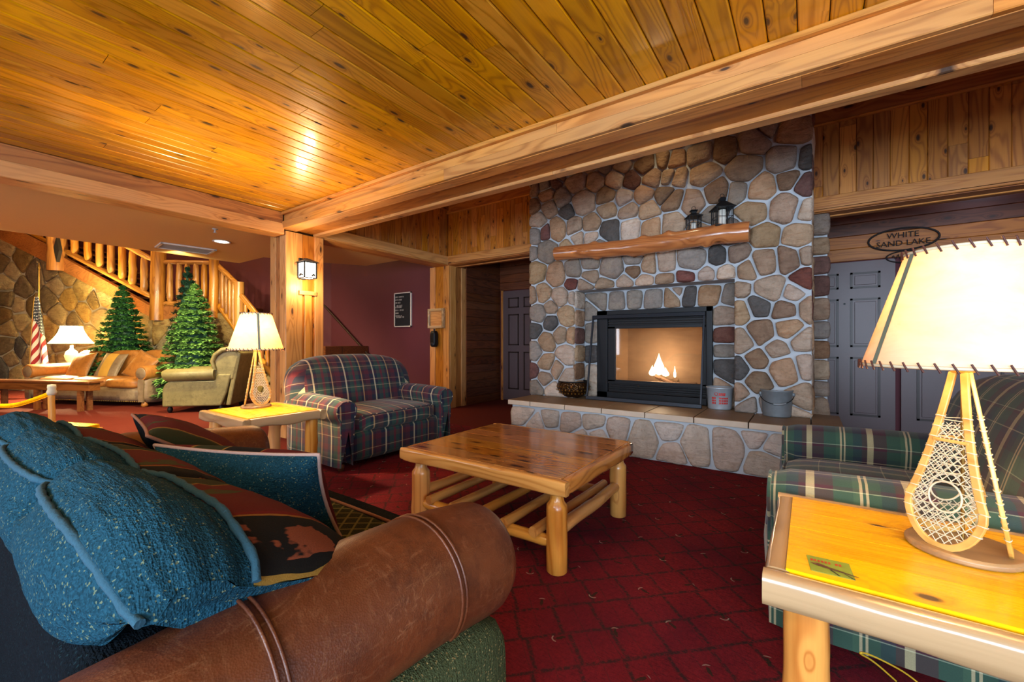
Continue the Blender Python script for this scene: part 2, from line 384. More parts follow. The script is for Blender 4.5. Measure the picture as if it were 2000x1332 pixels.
wn = g.n('TexWhiteNoise', {'Vector': cell}, noise_dimensions='3D').outputs['Value']
rot = g.n('VectorRotate', {'Vector': lp, 'Angle': g.ma('MULTIPLY', wn, 6.28)}, rotation_type='Z_AXIS').outputs[0]
lq = g.xyz(rot)
dd = g.vm('LENGTH', g.cxyz(lq[0], lq[1], 0.))
cres = g.ma('MULTIPLY', g.ma('LESS_THAN', g.ma('ABSOLUTE', g.ma('SUBTRACT', dd, .075)), .011), g.ma('GREATER_THAN', lq[0], g.ma('MULTIPLY_ADD', wn, .07, .02)))
leaf = g.ma('LESS_THAN', g.vm('LENGTH', g.cxyz(g.ma('MULTIPLY', g.ma('ADD', lq[0], .05), 1.), g.ma('MULTIPLY', g.ma('ADD', lq[1], .0), 3.), 0.)), g.ma('MULTIPLY_ADD', g.noise(v, 120, 2), .12, .03))
pat = g.ma('MULTIPLY', g.ma('GREATER_THAN', xy[0], -4.6), 1.)
col = g.mix(g.ma('MULTIPLY', leaf, .8), col, C('1c2616'))
col = g.mix(g.ma('MULTIPLY', cres, .8), col, C('a8907c'))
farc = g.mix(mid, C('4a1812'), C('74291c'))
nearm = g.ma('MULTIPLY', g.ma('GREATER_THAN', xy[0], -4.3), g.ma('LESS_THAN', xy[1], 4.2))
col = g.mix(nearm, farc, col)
col = g.mix(g.ma('MULTIPLY', pile, .35), col, (0.01, 0.002, 0.004, 1))
M_['carpet'] = g.bsdf(col, .95, nrm=g.bump(g.ma('ADD', pile, mid), .8, .006), spec=.15, sheen=.0)
M_['burg'] = plain('burgundy_paint', C('56202a'), .7, nz=.12, sc=2, bump=.0)
M_['beige'] = plain('beige_drywall', C('c8a062'), .75, nz=.05, sc=60, bump=.08)
M_['white'] = plain('white_paint', C('c9c2b8'), .6)
M_['door'] = plain('door_paint', C('5b4a4c'), .38, nz=.04)
M_['doorb'] = plain('door_moulding', C('2a1813'), .4, nz=.04)
M_['black'] = plain('black_metal', (.006, .0065, .008, 1), .45, .1, spec=.3)
M_['blackm'] = plain('black_frame_metal', C('23272e'), .4, .5)
M_['galv'] = plain('galvanized_metal', C('a8aeb4'), .42, .45, nz=.25, sc=18, bump=.1)
M_['galvd'] = plain('weathered_galvanized', C('7c8286'), .55, .45, nz=.35, sc=14, bump=.1)
M_['redp'] = plain('red_print', C('b02018'), .5)
M_['vent'] = plain('vent_grille', C('8f8580'), .5)
M_['dark'] = plain('dark_recess', (.012, .008, .007, 1), .8)
def emit(name, c, s):
    g = NT(name); g.t.links.new(g.n('Emission', {'Color': c, 'Strength': s}).outputs[0], g.out.inputs[0]); return g.m
M_['bulb'] = emit('lit_diffuser', (1, .93, .8, 1), 9)
# ================================================================== SETTING
def struct(name, loc=(0, 0, 0), label=None): return empty(name, loc, kind='structure', label=label)
def sbox(name, a, b, mat, kind='structure'):
    o = MB().box(a, b).build(name, mat); return finish(o, kind=kind)
ZC = 2.58; YB = 2.45; YB2 = 2.90; ZB = 2.385; XC = -4.9; YH = 5.14; YK = 6.53
fl = MB(); fl.box((-17, -3.1, -.1), (4, 7.3, 0)).build('floor', M_['carpet'])['kind'] = 'structure'
# main ceiling: backing + planks running towards the fireplace
cl = MB().box((XC-.2, -3.1, ZC+.02), (4, YB+.1, ZC+.1)).build('ceiling', M_['dark']); cl['kind'] = 'structure'
rn = random.Random(3); x = XC+.06
while x < 2.3:
    y = -3.0 - rn.random()*1.0
    far = x < -1.2
    while y < YB:
        y2 = min(YB, y + rn.uniform(1.5, 3.4)); 
        if YB-y2 < .5: y2 = YB
        if y2 > -1.2:
            board('plank', (x, max(y, -3.0), ZC), (x, y2-.003, ZC), .1178, .018, (0, 0, -1), M_['ceil'], cl, .006)
        y = y2
    x += .1215
# main beam
mb = struct('trim_1')
MB().box((XC-.1, YB+.04, ZB+.02), (3.6, YB2-.03, ZC+.9)).build('beam_core', M_['beamd'], mb)
def run(name, p0, p1, w, t, n, mat, par, L=(2.2, 3.6), bev=.005, seed=0):
    r = random.Random(seed); p0, p1 = V(p0), V(p1); T = (p1-p0).length; d = (p1-p0)/T; s = 0
    while s < T-.01:
        e = min(T, s+r.uniform(*L)); 
        if T-e < .5: e = T
        board(name, p0+d*s, p0+d*(e-.0015), w, t, n, mat, par, bev); s = e
XR = 3.5
run('board', (XC, YB-.02, 2.565), (XR, YB-.02, 2.565), .03, .05, (0, -1, 0), M_['beam'], mb, seed=1)
run('board', (XC, YB+.012, 2.51), (XR, YB+.012, 2.51), .08, .03, (0, -1, 0), M_['beam'], mb, seed=2)
run('board', (XC, YB-.012, 2.43), (XR, YB-.012, 2.43), .085, .05, (0, -1, 0), M_['beam'], mb, seed=3)
run('board', (XC, YB+.085, ZB-.0), (XR, YB+.085, ZB-.0), .13, .03, (0, 0, -1), M_['beam'], mb, seed=4)
run('board', (XC, YB+.265, ZB+.012), (XR, YB+.265, ZB+.012), .225, .03, (0, 0, -1), M_['beamd'], mb, seed=5)
run('board', (XC, YB2-.045, ZB-.012), (XR, YB2-.045, ZB-.012), .09, .04, (0, 0, -1), M_['beam'], mb, seed=6)
run('board', (XC, YB2, 2.46), (XR, YB2, 2.46), .17, .03, (0, 1, 0), M_['beamd'], mb, seed=7)
# cross beam along the left edge of the ceiling
cb = struct('trim_2')
MB().box((XC-.20, -3.1, 2.33), (XC-.03, YB+.0, ZC+.05)).build('beam_core', M_['beamd'], cb)
run('board', (XC+.0, -3.0, 2.515), (XC+.0, YB, 2.515), .13, .03, (1, 0, 0), M_['beamd'], cb, seed=8)
run('board', (XC+.03, -3.0, 2.385), (XC+.03, YB, 2.385), .125, .06, (1, 0, 0), M_['beam'], cb, seed=9)
run('board', (XC-.09, -3.0, 2.322), (XC-.09, YB, 2.322), .22, .02, (0, 0, -1), M_['beam'], cb, seed=10)
run('board', (XC-.215, -3.0, 2.375), (XC-.215, YB, 2.375), .1, .03, (-1, 0, 0), M_['beam'], cb, seed=11)
# upper shell above the low ceilings
sbox('ceiling_upper', (-17, -3.1, 4.85), (4, 7.3, 4.95), M_['beige'])
sbox('ceiling_hearth', (XC, YB2-.03, 3.42), (4, YH+.1, 3.5), M_['wallb'])
# beige low ceiling with its stepped edge
poly = [(-7.68, -3.1), (-5.09, -3.1), (-5.09, YB+.46), (-5.0, YB+.46), (-5.0, 4.48), (-6.18, 4.48), (-6.5, 3.9), (-6.84, 3.13), (-7.68, 3.13)]
b = MB(); b.prism(poly[::-1], lambda u, v_, d: V((u, v_, d)), 2.8, 2.4); finish(b.build('ceiling_low', M_['beige']), kind='structure')
# vent and recessed light, sprinkler
vt = empty('ceiling_vent', (0, 0, 0), label='grey rectangular air vent grille in the low beige ceiling', cat='vent')
q = [pZ(a_, b_, 2.4) for a_, b_ in ((293, 484), (336, 465), (421, 488), (398, 497.5))]
c0 = sum(q, V())/4; vt.location = c0; ux = (q[3]-q[0]); uy = (q[1]-q[0])
ux.z = uy.z = 0; L1, L2 = ux.length, uy.length; ang = atan2(ux.y, ux.x)
vt.rotation_euler = (0, 0, ang); L2 = .42
fb = MB()
for a_, b_ in (((-L1/2, -L2/2, -.02), (L1/2, -L2/2+.03, 0)), ((-L1/2, L2/2-.03, -.02), (L1/2, L2/2, 0)), ((-L1/2, -L2/2, -.02), (-L1/2+.03, L2/2, 0)), ((L1/2-.03, -L2/2, -.02), (L1/2, L2/2, 0))): fb.box(a_, b_)
fb.build('vent_frame', M_['white'], vt)
MB().box((-L1/2, -L2/2, -.004), (L1/2, L2/2, 0)).build('vent_backing', M_['vent'], vt)
sl = MB().box((-L1/2+.03, -.006, -.016), (L1/2-.03, .006, -.004)).mesh('slat')
for i in range(9): link('slat', sl, M_['vent'], vt, TR((0, -L2/2+.06+i*(L2-.12)/8, 0)))
c0 = pZ(433, 471, 2.4)
rl = empty('recessed_light', c0, label='lit round recessed downlight in the low beige ceiling', cat='light')
MB().lathe([(.075, 0), (.1, -.004), (.1, -.014), (.078, -.01), (.075, 0)], 28).build('trim_ring', M_['white'], rl)
MB().lathe([(0.001, -.016), (.05, -.014), (.078, -.006)], 28).build('diffuser', M_['bulb'], rl)
c0 = pZ(420, 447, 2.4)
sp_ = empty('fire_sprinkler', c0, label='small chrome sprinkler head beside the recessed downlight', cat='sprinkler')
MB().lathe([(.03, 0), (.03, -.006), (.01, -.01), (.01, -.035), (.004, -.04)], 16).build('body', M_['galv'], sp_)
MB().lathe([(.001, -.046), (.02, -.045), (.02, -.042), (.001, -.041)], 12).build('deflector', M_['galv'], sp_)
# burgundy walls
sbox('wall_back', (-17, 5.4, 0), (-5.1, 5.5, 4.85), M_['burg'])
sbox('wall_right_entry', (-4.95, YK+.02, 0), (4, YK+.12, 4.85), M_['burg'])
sbox('wall_far_left', (-17, -3.1, 0), (-16.9, 5.5, 4.85), M_['burg'])
# room wall behind the camera with three windows, right wall with one
MAT_W = M_['wallb']
bw = struct('wall_behind')
xs = [-17, -7.2, -4.7, -2.1, -.5, -.3, 1.3, 1.5, 3.1, 4]
zs = (.65, 2.3)
b = MB(); b.box((-17, -3.2, 0), (4, -3.1, .65)); b.box((-17, -3.2, 2.3), (4, -3.1, 4.85))
for i in range(0, len(xs)-1, 2): b.box((xs[i], -3.2, .65), (xs[i+1], -3.1, 2.3))
b.build('wall_panel', MAT_W, bw)
for i in (1, 3, 5, 7):
    w_ = struct('window_%d' % ((i+1)//2)); f_ = MB(); x0, x1 = xs[i], xs[i+1]
    for bx in (((x0, -3.2, .65), (x0+.06, -3.06, 2.3)), ((x1-.06, -3.2, .65), (x1, -3.06, 2.3)), ((x0, -3.2, .65), (x1, -3.04, .71)), ((x0, -3.2, 2.24), (x1, -3.06, 2.3)), (((x0+x1)/2-.02, -3.18, .65), ((x0+x1)/2+.02, -3.1, 2.3))): f_.box(*bx)
    f_.build('window_frame', M_['beam'], w_)
bw = struct('wall_right')
b = MB(); b.box((4, -3.2, 0), (4.1, -1.9, 4.85)); b.box((4, .7, 0), (4.1, 7.3, 4.85)); b.box((4, -1.9, 0), (4.1, .7, .65)); b.box((4, -1.9, 2.3), (4.1, .7, 4.85))
b.build('wall_panel', MAT_W, bw)
w_ = struct('window_5'); f_ = MB()
for bx in (((3.96, -1.9, .65), (4.1, -1.84, 2.3)), ((3.96, .64, .65), (4.1, .7, 2.3)), ((3.94, -1.9, .65), (4.1, .7, .71)), ((3.96, -1.9, 2.24), (4.1, .7, 2.3))): f_.box(*bx)
f_.build('window_frame', M_['beam'], w_)
# header walls over the openings
hd = struct('wall_header_left')
MB().box((XC-.3, YB2, 2.37), (XC-.02, YH+.4, 4.85)).build('header_core', M_['beamd'], hd)
rn = random.Random(5); y = YB2+.0
while y < YH-.02:
    w2 = min(.128, YH-y); board('wallboard', (XC, y+w2/2, 2.52), (XC, y+w2/2, 3.45), w2-.002, .02, (1, 0, 0), M_['wallb'], hd, .005); y += .128
run('board', (XC+.022, YB2, 2.45), (XC+.022, YH, 2.45), .13, .04, (1, 0, 0), M_['beam'], hd, seed=21)
run('board', (XC-.1, YB2, 2.368), (XC-.1, YH, 2.368), .2, .02, (0, 0, -1), M_['beam'], hd, seed=22)
run('board', (XC+.03, YB2, 3.33), (XC+.03, YH, 3.33), .12, .03, (1, 0, 0), M_['beamd'], hd, seed=23)
hd = struct('wall_header_back')
MB().box((XC-.1, YH+.02, 2.37), (4, YH+.3, 4.85)).build('header_core', M_['beamd'], hd)
for (x0, x1, wl) in ((XC, -2.8, (.07, .13)), (0.0, 3.6, (.118, .128))):
    x = x0
    while x < x1:
        w2 = rn.uniform(*wl)
        zj = rn.uniform(2.6, 3.2); 
        for za, zb_ in (((2.52, zj), (zj, 3.24)) if rn.random() < .6 else ((2.52, 3.24),)):
            board('wallboard', (x+w2/2, YH, za), (x+w2/2, YH, zb_-.002), w2-.002, .02, (0, -1, 0), M_['wallb'], hd, .005)
        x += w2
    run('board', (x0, YH-.02, 2.455), (x1, YH-.02, 2.455), .13, .04, (0, -1, 0), M_['beam'], hd, seed=31)
    run('board', (x0, YH+.08, 2.375), (x1, YH+.08, 2.375), .2, .025, (0, 0, -1), M_['beamd'], hd, seed=32)
    run('board', (x0, YH+.19, 2.36), (x1, YH+.19, 2.36), .04, .04, (0, 0, -1), M_['beam'], hd, seed=33)
    run('board', (x0, YH-.012, 3.29), (x1, YH-.012, 3.29), .14, .03, (0, -1, 0), M_['beamd'], hd, seed=34)
    run('board', (x0, YH-.03, 3.225), (x1, YH-.03, 3.225), .02, .04, (0, -1, 0), M_['beam'], hd, seed=35)
# column 1 (under the beam corner)
def column(name, X0, X1, Y0, Y1, z1, seed, rec=True):
    s = struct(name); d = .03
    MB().box((X0+d, Y0+d, 0), (X1-d, Y1-d, z1)).build('column_core', M_['beamd'], s)
    wy = Y1-Y0
    B = lambda a, b, w, n, m='beam', t=.03: board('board', a, b, w, t, n, M_[m], s, .004)
    # +X face: two stiles, recessed panel between them
    B((X1, Y0+.1, 0), (X1, Y0+.1, z1), .195 if rec else .14, (1, 0, 0)); B((X1, Y1-.055, 0), (X1, Y1-.055, z1), .11, (1, 0, 0))
    B((X1-.018, (Y0+Y1)/2+.03, 0), (X1-.018, (Y0+Y1)/2+.03, z1), wy-.22, (1, 0, 0), 'beamd', .02)
    # -Y face
    B((X1-.07, Y0, 0), (X1-.07, Y0, z1), .135, (0, -1, 0)); B((X0+.06, Y0, 0), (X0+.06, Y0, z1), .12, (0, -1, 0))
    B(((X0+X1)/2, Y0+.016, 0), ((X0+X1)/2, Y0+.016, z1), X1-X0-.2, (0, -1, 0), 'beamd', .02)
    B((X0, (Y0+Y1)/2, 0), (X0, (Y0+Y1)/2, z1), wy-.01, (-1, 0, 0)); B(((X0+X1)/2, Y1, 0), ((X0+X1)/2, Y1, z1), X1-X0-.01, (0, 1, 0))
    return s
c1 = column('trim_3', -5.24, -4.88, 2.47, 2.93, 2.37, 1)
# lower half of the +X face carries a fillet strip and a small cap
board('board', (-4.872, 2.735, 0), (-4.872, 2.735, 1.655), .09, .02, (1, 0, 0), M_['beam'], c1)
board('board', (-4.86, 2.62, 1.68), (-4.86, 2.83, 1.68), .05, .03, (1, 0, 0), M_['beam'], c1)
c2 = column('trim_4', -5.32, -4.87, YH, 5.56, 2.37, 2, rec=False)
# corridor: planked side wall, back wall with wood transom, end door
hw = struct('wall_hall')
MB().box((-5.1, 5.56, 0), (-4.87, YK+.05, 4.85)).build('wall_core', M_['hallb'], hw)
for i in range(18): board('plank', (-4.85, 5.56, .07+i*.14), (-4.85, YK, .07+i*.14), .138, .02, (1, 0, 0), M_['hallb'], hw, .006)
def panel_door(name, x0, w, h, Y, style=0):
    s = struct(name); MB().box((x0, Y-.0, .01), (x0+w, Y+.04, h)).build('door_leaf', M_['door'], s)
    cols = [(x0+.13, x0+w/2-.055), (x0+w/2+.055, x0+w-.13)]
    rows = [(h-.32, h-.13), (h-1.02, h-.44), (.22, h-1.14)]
    for a, b in cols:
        for c, d in rows:
            m = MB()
            for bx in (((a, Y-.012, c), (a+.022, Y, d)), ((b-.022, Y-.012, c), (b, Y, d)), ((a, Y-.012, c), (b, Y, c+.022)), ((a, Y-.012, d-.022), (b, Y, d))): m.box(*bx)
            pn = m.build('panel_moulding', M_['doorb'], s)
            MB().box((a+.04, Y-.008, c+.04), (b-.04, Y, d-.04)).build('raised_panel', M_['door'], s, bevel=.006)
    return s
panel_door('door_1', -4.76, .84, 2.06, YK-.03)
panel_door('door_2', -.10, .92, 2.06, YK-.03)
MB().tube([(.36, YK-.034, 1.56), (.36, YK-.022, 1.56)], .012, 10).build('peephole', M_['black'], bpy.data.objects['door_2'])
panel_door('door_3', .87, .92, 2.06, YK-.03)
panel_door('door_4', 1.86, .92, 2.06, YK-.03)
tr = struct('wall_entry_panel')
for i, z in enumerate((2.08, 2.23, 2.38, 2.53)):
    run('plank', (-4.84, YK-.02, z+.07), (-2.9, YK-.02, z+.07), .148, .03, (0, -1, 0), M_['hallb'], tr, seed=40+i)
    run('plank', (-.15, YK-.02, z+.07), (3.6, YK-.02, z+.07), .148, .03, (0, -1, 0), M_['hallb'] if z > 2.3 else M_['beamd'], tr, seed=50+i)
run('board', (-4.78, YK-.04, 0.0), (-4.78, YK-.04, 2.08), .05, .03, (0, -1, 0), M_['beamd'], tr, L=(5, 6))
sbox('ceiling_entry', (-4.87, YH+.3, 2.95), (4, YK+.1, 3.05), M_['burg'])
# ================================================================== FIELDSTONE
def clip(poly, nx, ny, c):
    out = []; m = len(poly)
    for i in range(m):
        a, b = poly[i], poly[(i+1) % m]; da = nx*a[0]+ny*a[1]-c; db = nx*b[0]+ny*b[1]-c
        if da <= 0: out.append(a)
        if (da < 0) != (db < 0) and da != db:
            t = da/(da-db); out.append((a[0]+(b[0]-a[0])*t, a[1]+(b[1]-a[1])*t))
    return out
def area(p): return .5*sum(p[i][0]*p[(i+1) % len(p)][1]-p[(i+1) % len(p)][0]*p[i][1] for i in range(len(p)))
def chaikin(p, k=1, a=.25):
    for _ in range(k):
        q = []
        for i in range(len(p)):
            A, B = p[i], p[(i+1) % len(p)]
            q += [(A[0]+(B[0]-A[0])*a, A[1]+(B[1]-A[1])*a), (A[0]+(B[0]-A[0])*(1-a), A[1]+(B[1]-A[1])*(1-a))]
        p = q
    return p
def dedupe(p, e=.012):
    q = []
    for v in p:
        if not q or (v[0]-q[-1][0])**2+(v[1]-q[-1][1])**2 > e*e: q.append(v)
    if len(q) > 1 and (q[0][0]-q[-1][0])**2+(q[0][1]-q[-1][1])**2 < e*e: q.pop()
    return q
def stones(sites, bound, frame, parent, gap=.02, depth=.04, holes=(), classes=None, seed=0, minA=.002, rough=.004):
    """fieldstones: one mesh per site, its cell of the wall rounded and domed; frame = (origin, u axis, v axis, outward normal)"""
    O, U, N3 = V(frame[0]), V(frame[1]), V(frame[3]); W3 = V(frame[2]); rnd = random.Random(seed); made = 0
    for i, s in enumerate(sites):
        u, v, cl_ = s[0], s[1], s[2]; p = list(bound); gp = gap*rnd.uniform(.35, .95)
        for j, t in enumerate(sites):
            if i == j: continue
            dx, dy = t[0]-u, t[1]-v; d = sqrt(dx*dx+dy*dy)
            if d > 1.6 or d < 1e-6: continue
            nx, ny = dx/d, dy/d; w = ((s[3] if len(s) > 3 else 1)/((s[3] if len(s) > 3 else 1)+(t[3] if len(t) > 3 else 1)))
            p = clip(p, nx, ny, nx*u+ny*v+d*w-gp/2)
            if len(p) < 3: break
        for (h0, h1, k0, k1) in holes:
            if len(p) < 3: break
            if max(a[0] for a in p) <= h0 or min(a[0] for a in p) >= h1 or max(a[1] for a in p) <= k0 or min(a[1] for a in p) >= k1: continue
            cand = [(h0-u, -1, 0), (u-h1, 1, 0), (k0-v, 0, -1), (v-k1, 0, 1)]
            _, a, b = max(cand)
            c = {(-1, 0): (1, 0, h0), (1, 0): (-1, 0, -h1), (0, -1): (0, 1, k0), (0, 1): (0, -1, -k1)}[(a, b)]
            p = clip(p, *c)
        if len(p) < 3: continue
        p = dedupe(p, .02)
        if len(p) < 3 or abs(area(p)) < minA: continue
        if area(p) < 0: p.reverse()
        p = chaikin(p, 1, .13); p = dedupe(p, .010)
        p = dedupe(chaikin(p, 1, .25), .012)
        n = len(p); cx = sum(a[0] for a in p)/n; cy = sum(a[1] for a in p)/n
        sz = sqrt(abs(area(p))); ph = rnd.random()*50
        q = []
        for a in p:
            f = 1+.09*noise.noise(V((a[0]*9+ph, a[1]*9, ph)))
            q.append(((a[0]-cx)*f, (a[1]-cy)*f))
        D = depth*rnd.uniform(.75, 1.25); e = min(.022, sz*.09)
        def ring(f, z, nz):
            out = []
            for a in q:
                L = sqrt(a[0]**2+a[1]**2); k = max(.05, 1-f/max(L, .01)) if f < 1 else 0
                out.append((a[0]*k, a[1]*k, z+nz*noise.noise(V((a[0]*14+ph, a[1]*14, 3)))))
            return out
        vs = ring(0, -.015, 0)+ring(0, D*.55, .004)+ring(e, D*.95, .006)+ring(sz*.22, D*1.08, .012)
        fs = []
        for r_ in range(3):
            for k in range(n): k2 = (k+1) % n; fs.append((r_*n+k, r_*n+k2, (r_+1)*n+k2, (r_+1)*n+k))
        vs.append((0, 0, D*1.12+.008*rnd.uniform(-1, 1))); c_ = len(vs)-1
        for k in range(n): fs.append((3*n+k, 3*n+(k+1) % n, c_))
        m = MB().add(vs, fs, smooth=True); c = O+U*cx+W3*cy
        M = Matrix(((U.x, W3.x, N3.x, c.x), (U.y, W3.y, N3.y, c.y), (U.z, W3.z, N3.z, c.z), (0, 0, 0, 1)))
        link('stone', m.mesh('stone'), STC[cl_], parent, M); made += 1
    return made
YC = 4.48; YR = 4.74
def cr(off, sc, lst, Y):
    out = []
    for s in lst:
        P = pY(off[0]+s[0]/sc, off[1]+s[1]/sc, Y); out.append((P.x, P.z, s[2]) + tuple(s[3:]))
    return out
ch = empty('stone_fireplace', (-1.4, YC, 0), label='tall grey and tan fieldstone chimney with a raised hearth and recessed gas firebox', cat='fireplace')
CH = (-1.4, YC, 0)
def cb_(m, a, b): m.box([a[i]-CH[i] for i in range(3)], [b[i]-CH[i] for i in range(3)])
XL, XRt = -2.86, .03; RX0, RX1, RZ = -2.24, -.57, 1.70; ZT = .443
core = MB()
cb_(core, (XL+.01, YC+.012, 0), (RX0, 5.3, 3.42)); cb_(core, (RX1, YC+.012, 0), (XRt-.005, 5.3, 3.42)); cb_(core, (RX0, YC+.012, RZ), (RX1, 5.3, 3.42))
FX0, FX1, FZ = -2.0, -.86, 1.42
cb_(core, (RX0, YR+.012, 0), (FX0, 5.3, RZ)); cb_(core, (FX1, YR+.012, 0), (RX1, 5.3, RZ)); cb_(core, (FX0, YR+.012, FZ), (FX1, 5.3, RZ)); cb_(core, (FX0, YR+.012, 0), (FX1, 5.3, .46))
cb_(core, (XRt-.02, YH+.03, 0), (.155, 5.42, 2.34))
core.build('mortar', M_['mortar'], ch)
s1 = cr((1020, 220), 6.66, [(150,980,'t'),(300,930,'g'),(430,900,'r',.8),(700,900,'t',1.2),(960,890,'t'),(1210,870,'p'),(1420,880,'r'),(1690,860,'t'),(1930,850,'t'),(1300,690,'t'),(1590,690,'b'),(1880,600,'t'),(1080,720,'g',.8),(320,1070,'t'),(520,1110,'g'),(790,1170,'t',1.2),(1100,1090,'b'),(1320,1110,'p'),(1580,1070,'t'),(1880,1090,'b',1.2),(150,1230,'b'),(350,1240,'t'),(590,1290,'d',.8),(1120,1250,'t'),(1390,1270,'t'),(1650,1260,'t'),(250,800,'g'),(650,720,'t'),(880,640,'t'),(1200,560,'b'),(1500,480,'t')], YC)
s1 += cr((1020, 400), 6.66, [(200,200,'t'),(160,400,'g'),(300,370,'r',.8),(460,320,'t',1.2),(680,290,'t'),(890,260,'t'),(720,440,'t'),(880,430,'p',.9),(1140,340,'d',1.1),(1400,300,'p'),(1690,290,'t'),(330,590,'g',1.1),(130,620,'g',.7),(1930,260,'t'),(200,880,'t'),(450,920,'t',1.1),(660,840,'g'),(880,760,'g'),(880,920,'t',.8),(1170,810,'g',1.2),(1450,700,'g'),(1455,860,'b',.8),(1650,780,'t'),(1860,740,'t'),(640,1030,'r',.7),(810,1055,'t',.8),(1090,1050,'t',.8),(1340,1010,'t',.85),(1590,1000,'p',.85),(1850,990,'t',.85),(270,1150,'t'),(500,1200,'t'),(130,1190,'t',.8),(670,1210,'p',.8),(1000,560,'g'),(600,560,'t')], YC)
s1 += cr((1300, 220), 6.055, [(80,550,'t'),(420,480,'t'),(700,440,'b'),(1040,340,'t',1.1),(1200,180,'g',.8),(1530,200,'t',1.15),(1410,560,'g',1.1),(1670,530,'d',.8),(1660,860,'r',.8),(470,730,'t',1.1),(100,780,'t'),(930,670,'b',1.2),(600,930,'b',1.1),(850,920,'g',.8),(1150,890,'t',1.1),(1440,790,'b',.8),(50,1020,'b'),(350,1050,'t'),(1060,1180,'t'),(1400,1130,'t',1.2),(1690,1160,'p',.9),(560,1200,'g',.8),(800,100,'t'),(400,250,'b'),(1300,-40,'t'),(1000,-100,'b'),(1600,-120,'g'),(600,50,'t'),(100,320,'t')], YC)
s1 += cr((1320, 430), 6.342, [(1110,190,'t'),(1530,200,'t',1.1),(190,470,'g',1.2),(540,440,'d',.9),(750,420,'b'),(1100,530,'t',1.2),(1400,480,'b',1.05),(1640,430,'t',.9),(870,620,'t'),(130,720,'r',.8),(380,680,'p',.75),(640,660,'p',.85),(1610,720,'r'),(1160,850,'t',1.1),(1450,910,'p',.8),(810,850,'t',.8),(1030,1070,'d'),(1360,1120,'b',1.05),(1660,1100,'t'),(800,1140,'t'),(300,200,'t'),(700,180,'g')], YC)
s1 += cr((1020, 580), 6.344, [(360,130,'t',.8),(190,210,'g'),(560,230,'t',1.1),(360,320,'d',.9),(150,410,'d',.9),(480,470,'t',.9),(620,480,'t',.9),(300,560,'t'),(160,670,'g'),(560,720,'p',1.15),(300,810,'t'),(120,920,'r',.85),(440,890,'t',.9),(280,1010,'t',.9),(560,980,'p'),(160,1130,'g'),(370,1150,'p',.8)], YC)
s1 += cr((1370, 620), 6.342, [(510,290,'t'),(730,180,'b',1.1),(1080,120,'t'),(1280,290,'p'),(930,400,'t',.9),(690,530,'b'),(1030,650,'t',1.2),(1310,600,'p'),(470,930,'t'),(680,790,'b',1.15),(590,1090,'g',.8),(1250,1010,'t',1.1),(1160,1180,'p',.8),(850,1080,'g'),(480,650,'d')], YC)
top = [(XL, 3.05, 't'), (-2.45, 3.1, 'b'), (-2.05, 3.15, 't'), (-2.6, 3.35, 'g'), (-1.6, 3.3, 't')]
s1 = [s for s in s1 if s[1] < 3.3] + top
BX = [(XL, ZT), (XRt, ZT), (XRt, 3.42), (XL, 3.42)]
stones(s1, BX, ((0-CH[0], YC-CH[1]+.005, 0), (1, 0, 0), (0, 0, 1), (0, -1, 0)), ch, .028, .038, holes=[(RX0, RX1, 0, RZ)], seed=1)
s2 = cr((1320, 430), 6.342, [(20,870,'t'),(150,900,'d',.85),(430,900,'t',1.1),(670,930,'g',.85),(590,1200,'t')], YR)
s2 += cr((1370, 620), 6.342, [(290,220,'r',.95),(290,410,'g',.8),(300,640,'d',1.1),(180,830,'t',.8)], YR)
s2 += cr((1020, 400), 6.66, [(1000,1200,'g'),(1230,1210,'g',.9),(1460,1180,'g',.9),(1720,1180,'g'),(1950,1180,'t',.9)], YR)
s2 += cr((1020, 580), 6.344, [(810,190,'g'),(840,430,'g'),(830,730,'d'),(850,930,'p')], YR)
stones(s2, [(RX0+.01, ZT), (RX1-.01, ZT), (RX1-.01, RZ-.01), (RX0+.01, RZ-.01)], ((0-CH[0], YR-CH[1]+.005, 0), (1, 0, 0), (0, 0, 1), (0, -1, 0)), ch, .028, .03, holes=[(FX0-.06, FX1+.06, 0, FZ+.05)], seed=2)
# reveal of the recess on its left, return of the chimney on its right
rv = [(YC+.13, ZT+.1+i*.21, 'tbtrtpb'[i % 7]) for i in range(6)]
stones(rv, [(YC, ZT), (YR, ZT), (YR, RZ), (YC, RZ)], ((RX0-CH[0]-.005, -CH[1], 0), (0, 1, 0), (0, 0, 1), (1, 0, 0)), ch, .02, .022, seed=3)
rz = [.5, .62, .82, 1.04, 1.2, 1.42, 1.66, 1.86, 2.04, 2.24]
stones([(.09, z, 'tgtbgtrrtg'[i]) for i, z in enumerate(rz)], [(.0, .0), (.175, 0), (.175, 2.36), (0, 2.36)], ((-CH[0], YH-CH[1]+.03, 0), (1, 0, 0), (0, 0, 1), (0, -1, 0)), ch, .018, .05, seed=4)
rs_ = random.Random(77)
for X_, n_x, sd_ in ((XRt-.012, 1, 14), (XL+.018, -1, 15)):
    pts_ = [(YC+.17+.33*(i % 2)+rs_.uniform(-.05, .05), ZT+.12+i*.145+rs_.uniform(-.03, .03), rs_.choice('ttbgtpr')) for i in range(20)]
    stones(pts_, [(YC+.02, ZT), (YH, ZT), (YH, 3.42), (YC+.02, 3.42)], ((X_-CH[0], -CH[1], 0), (0, 1, 0), (0, 0, 1), (n_x, 0, 0)), ch, .028, .022, seed=sd_)
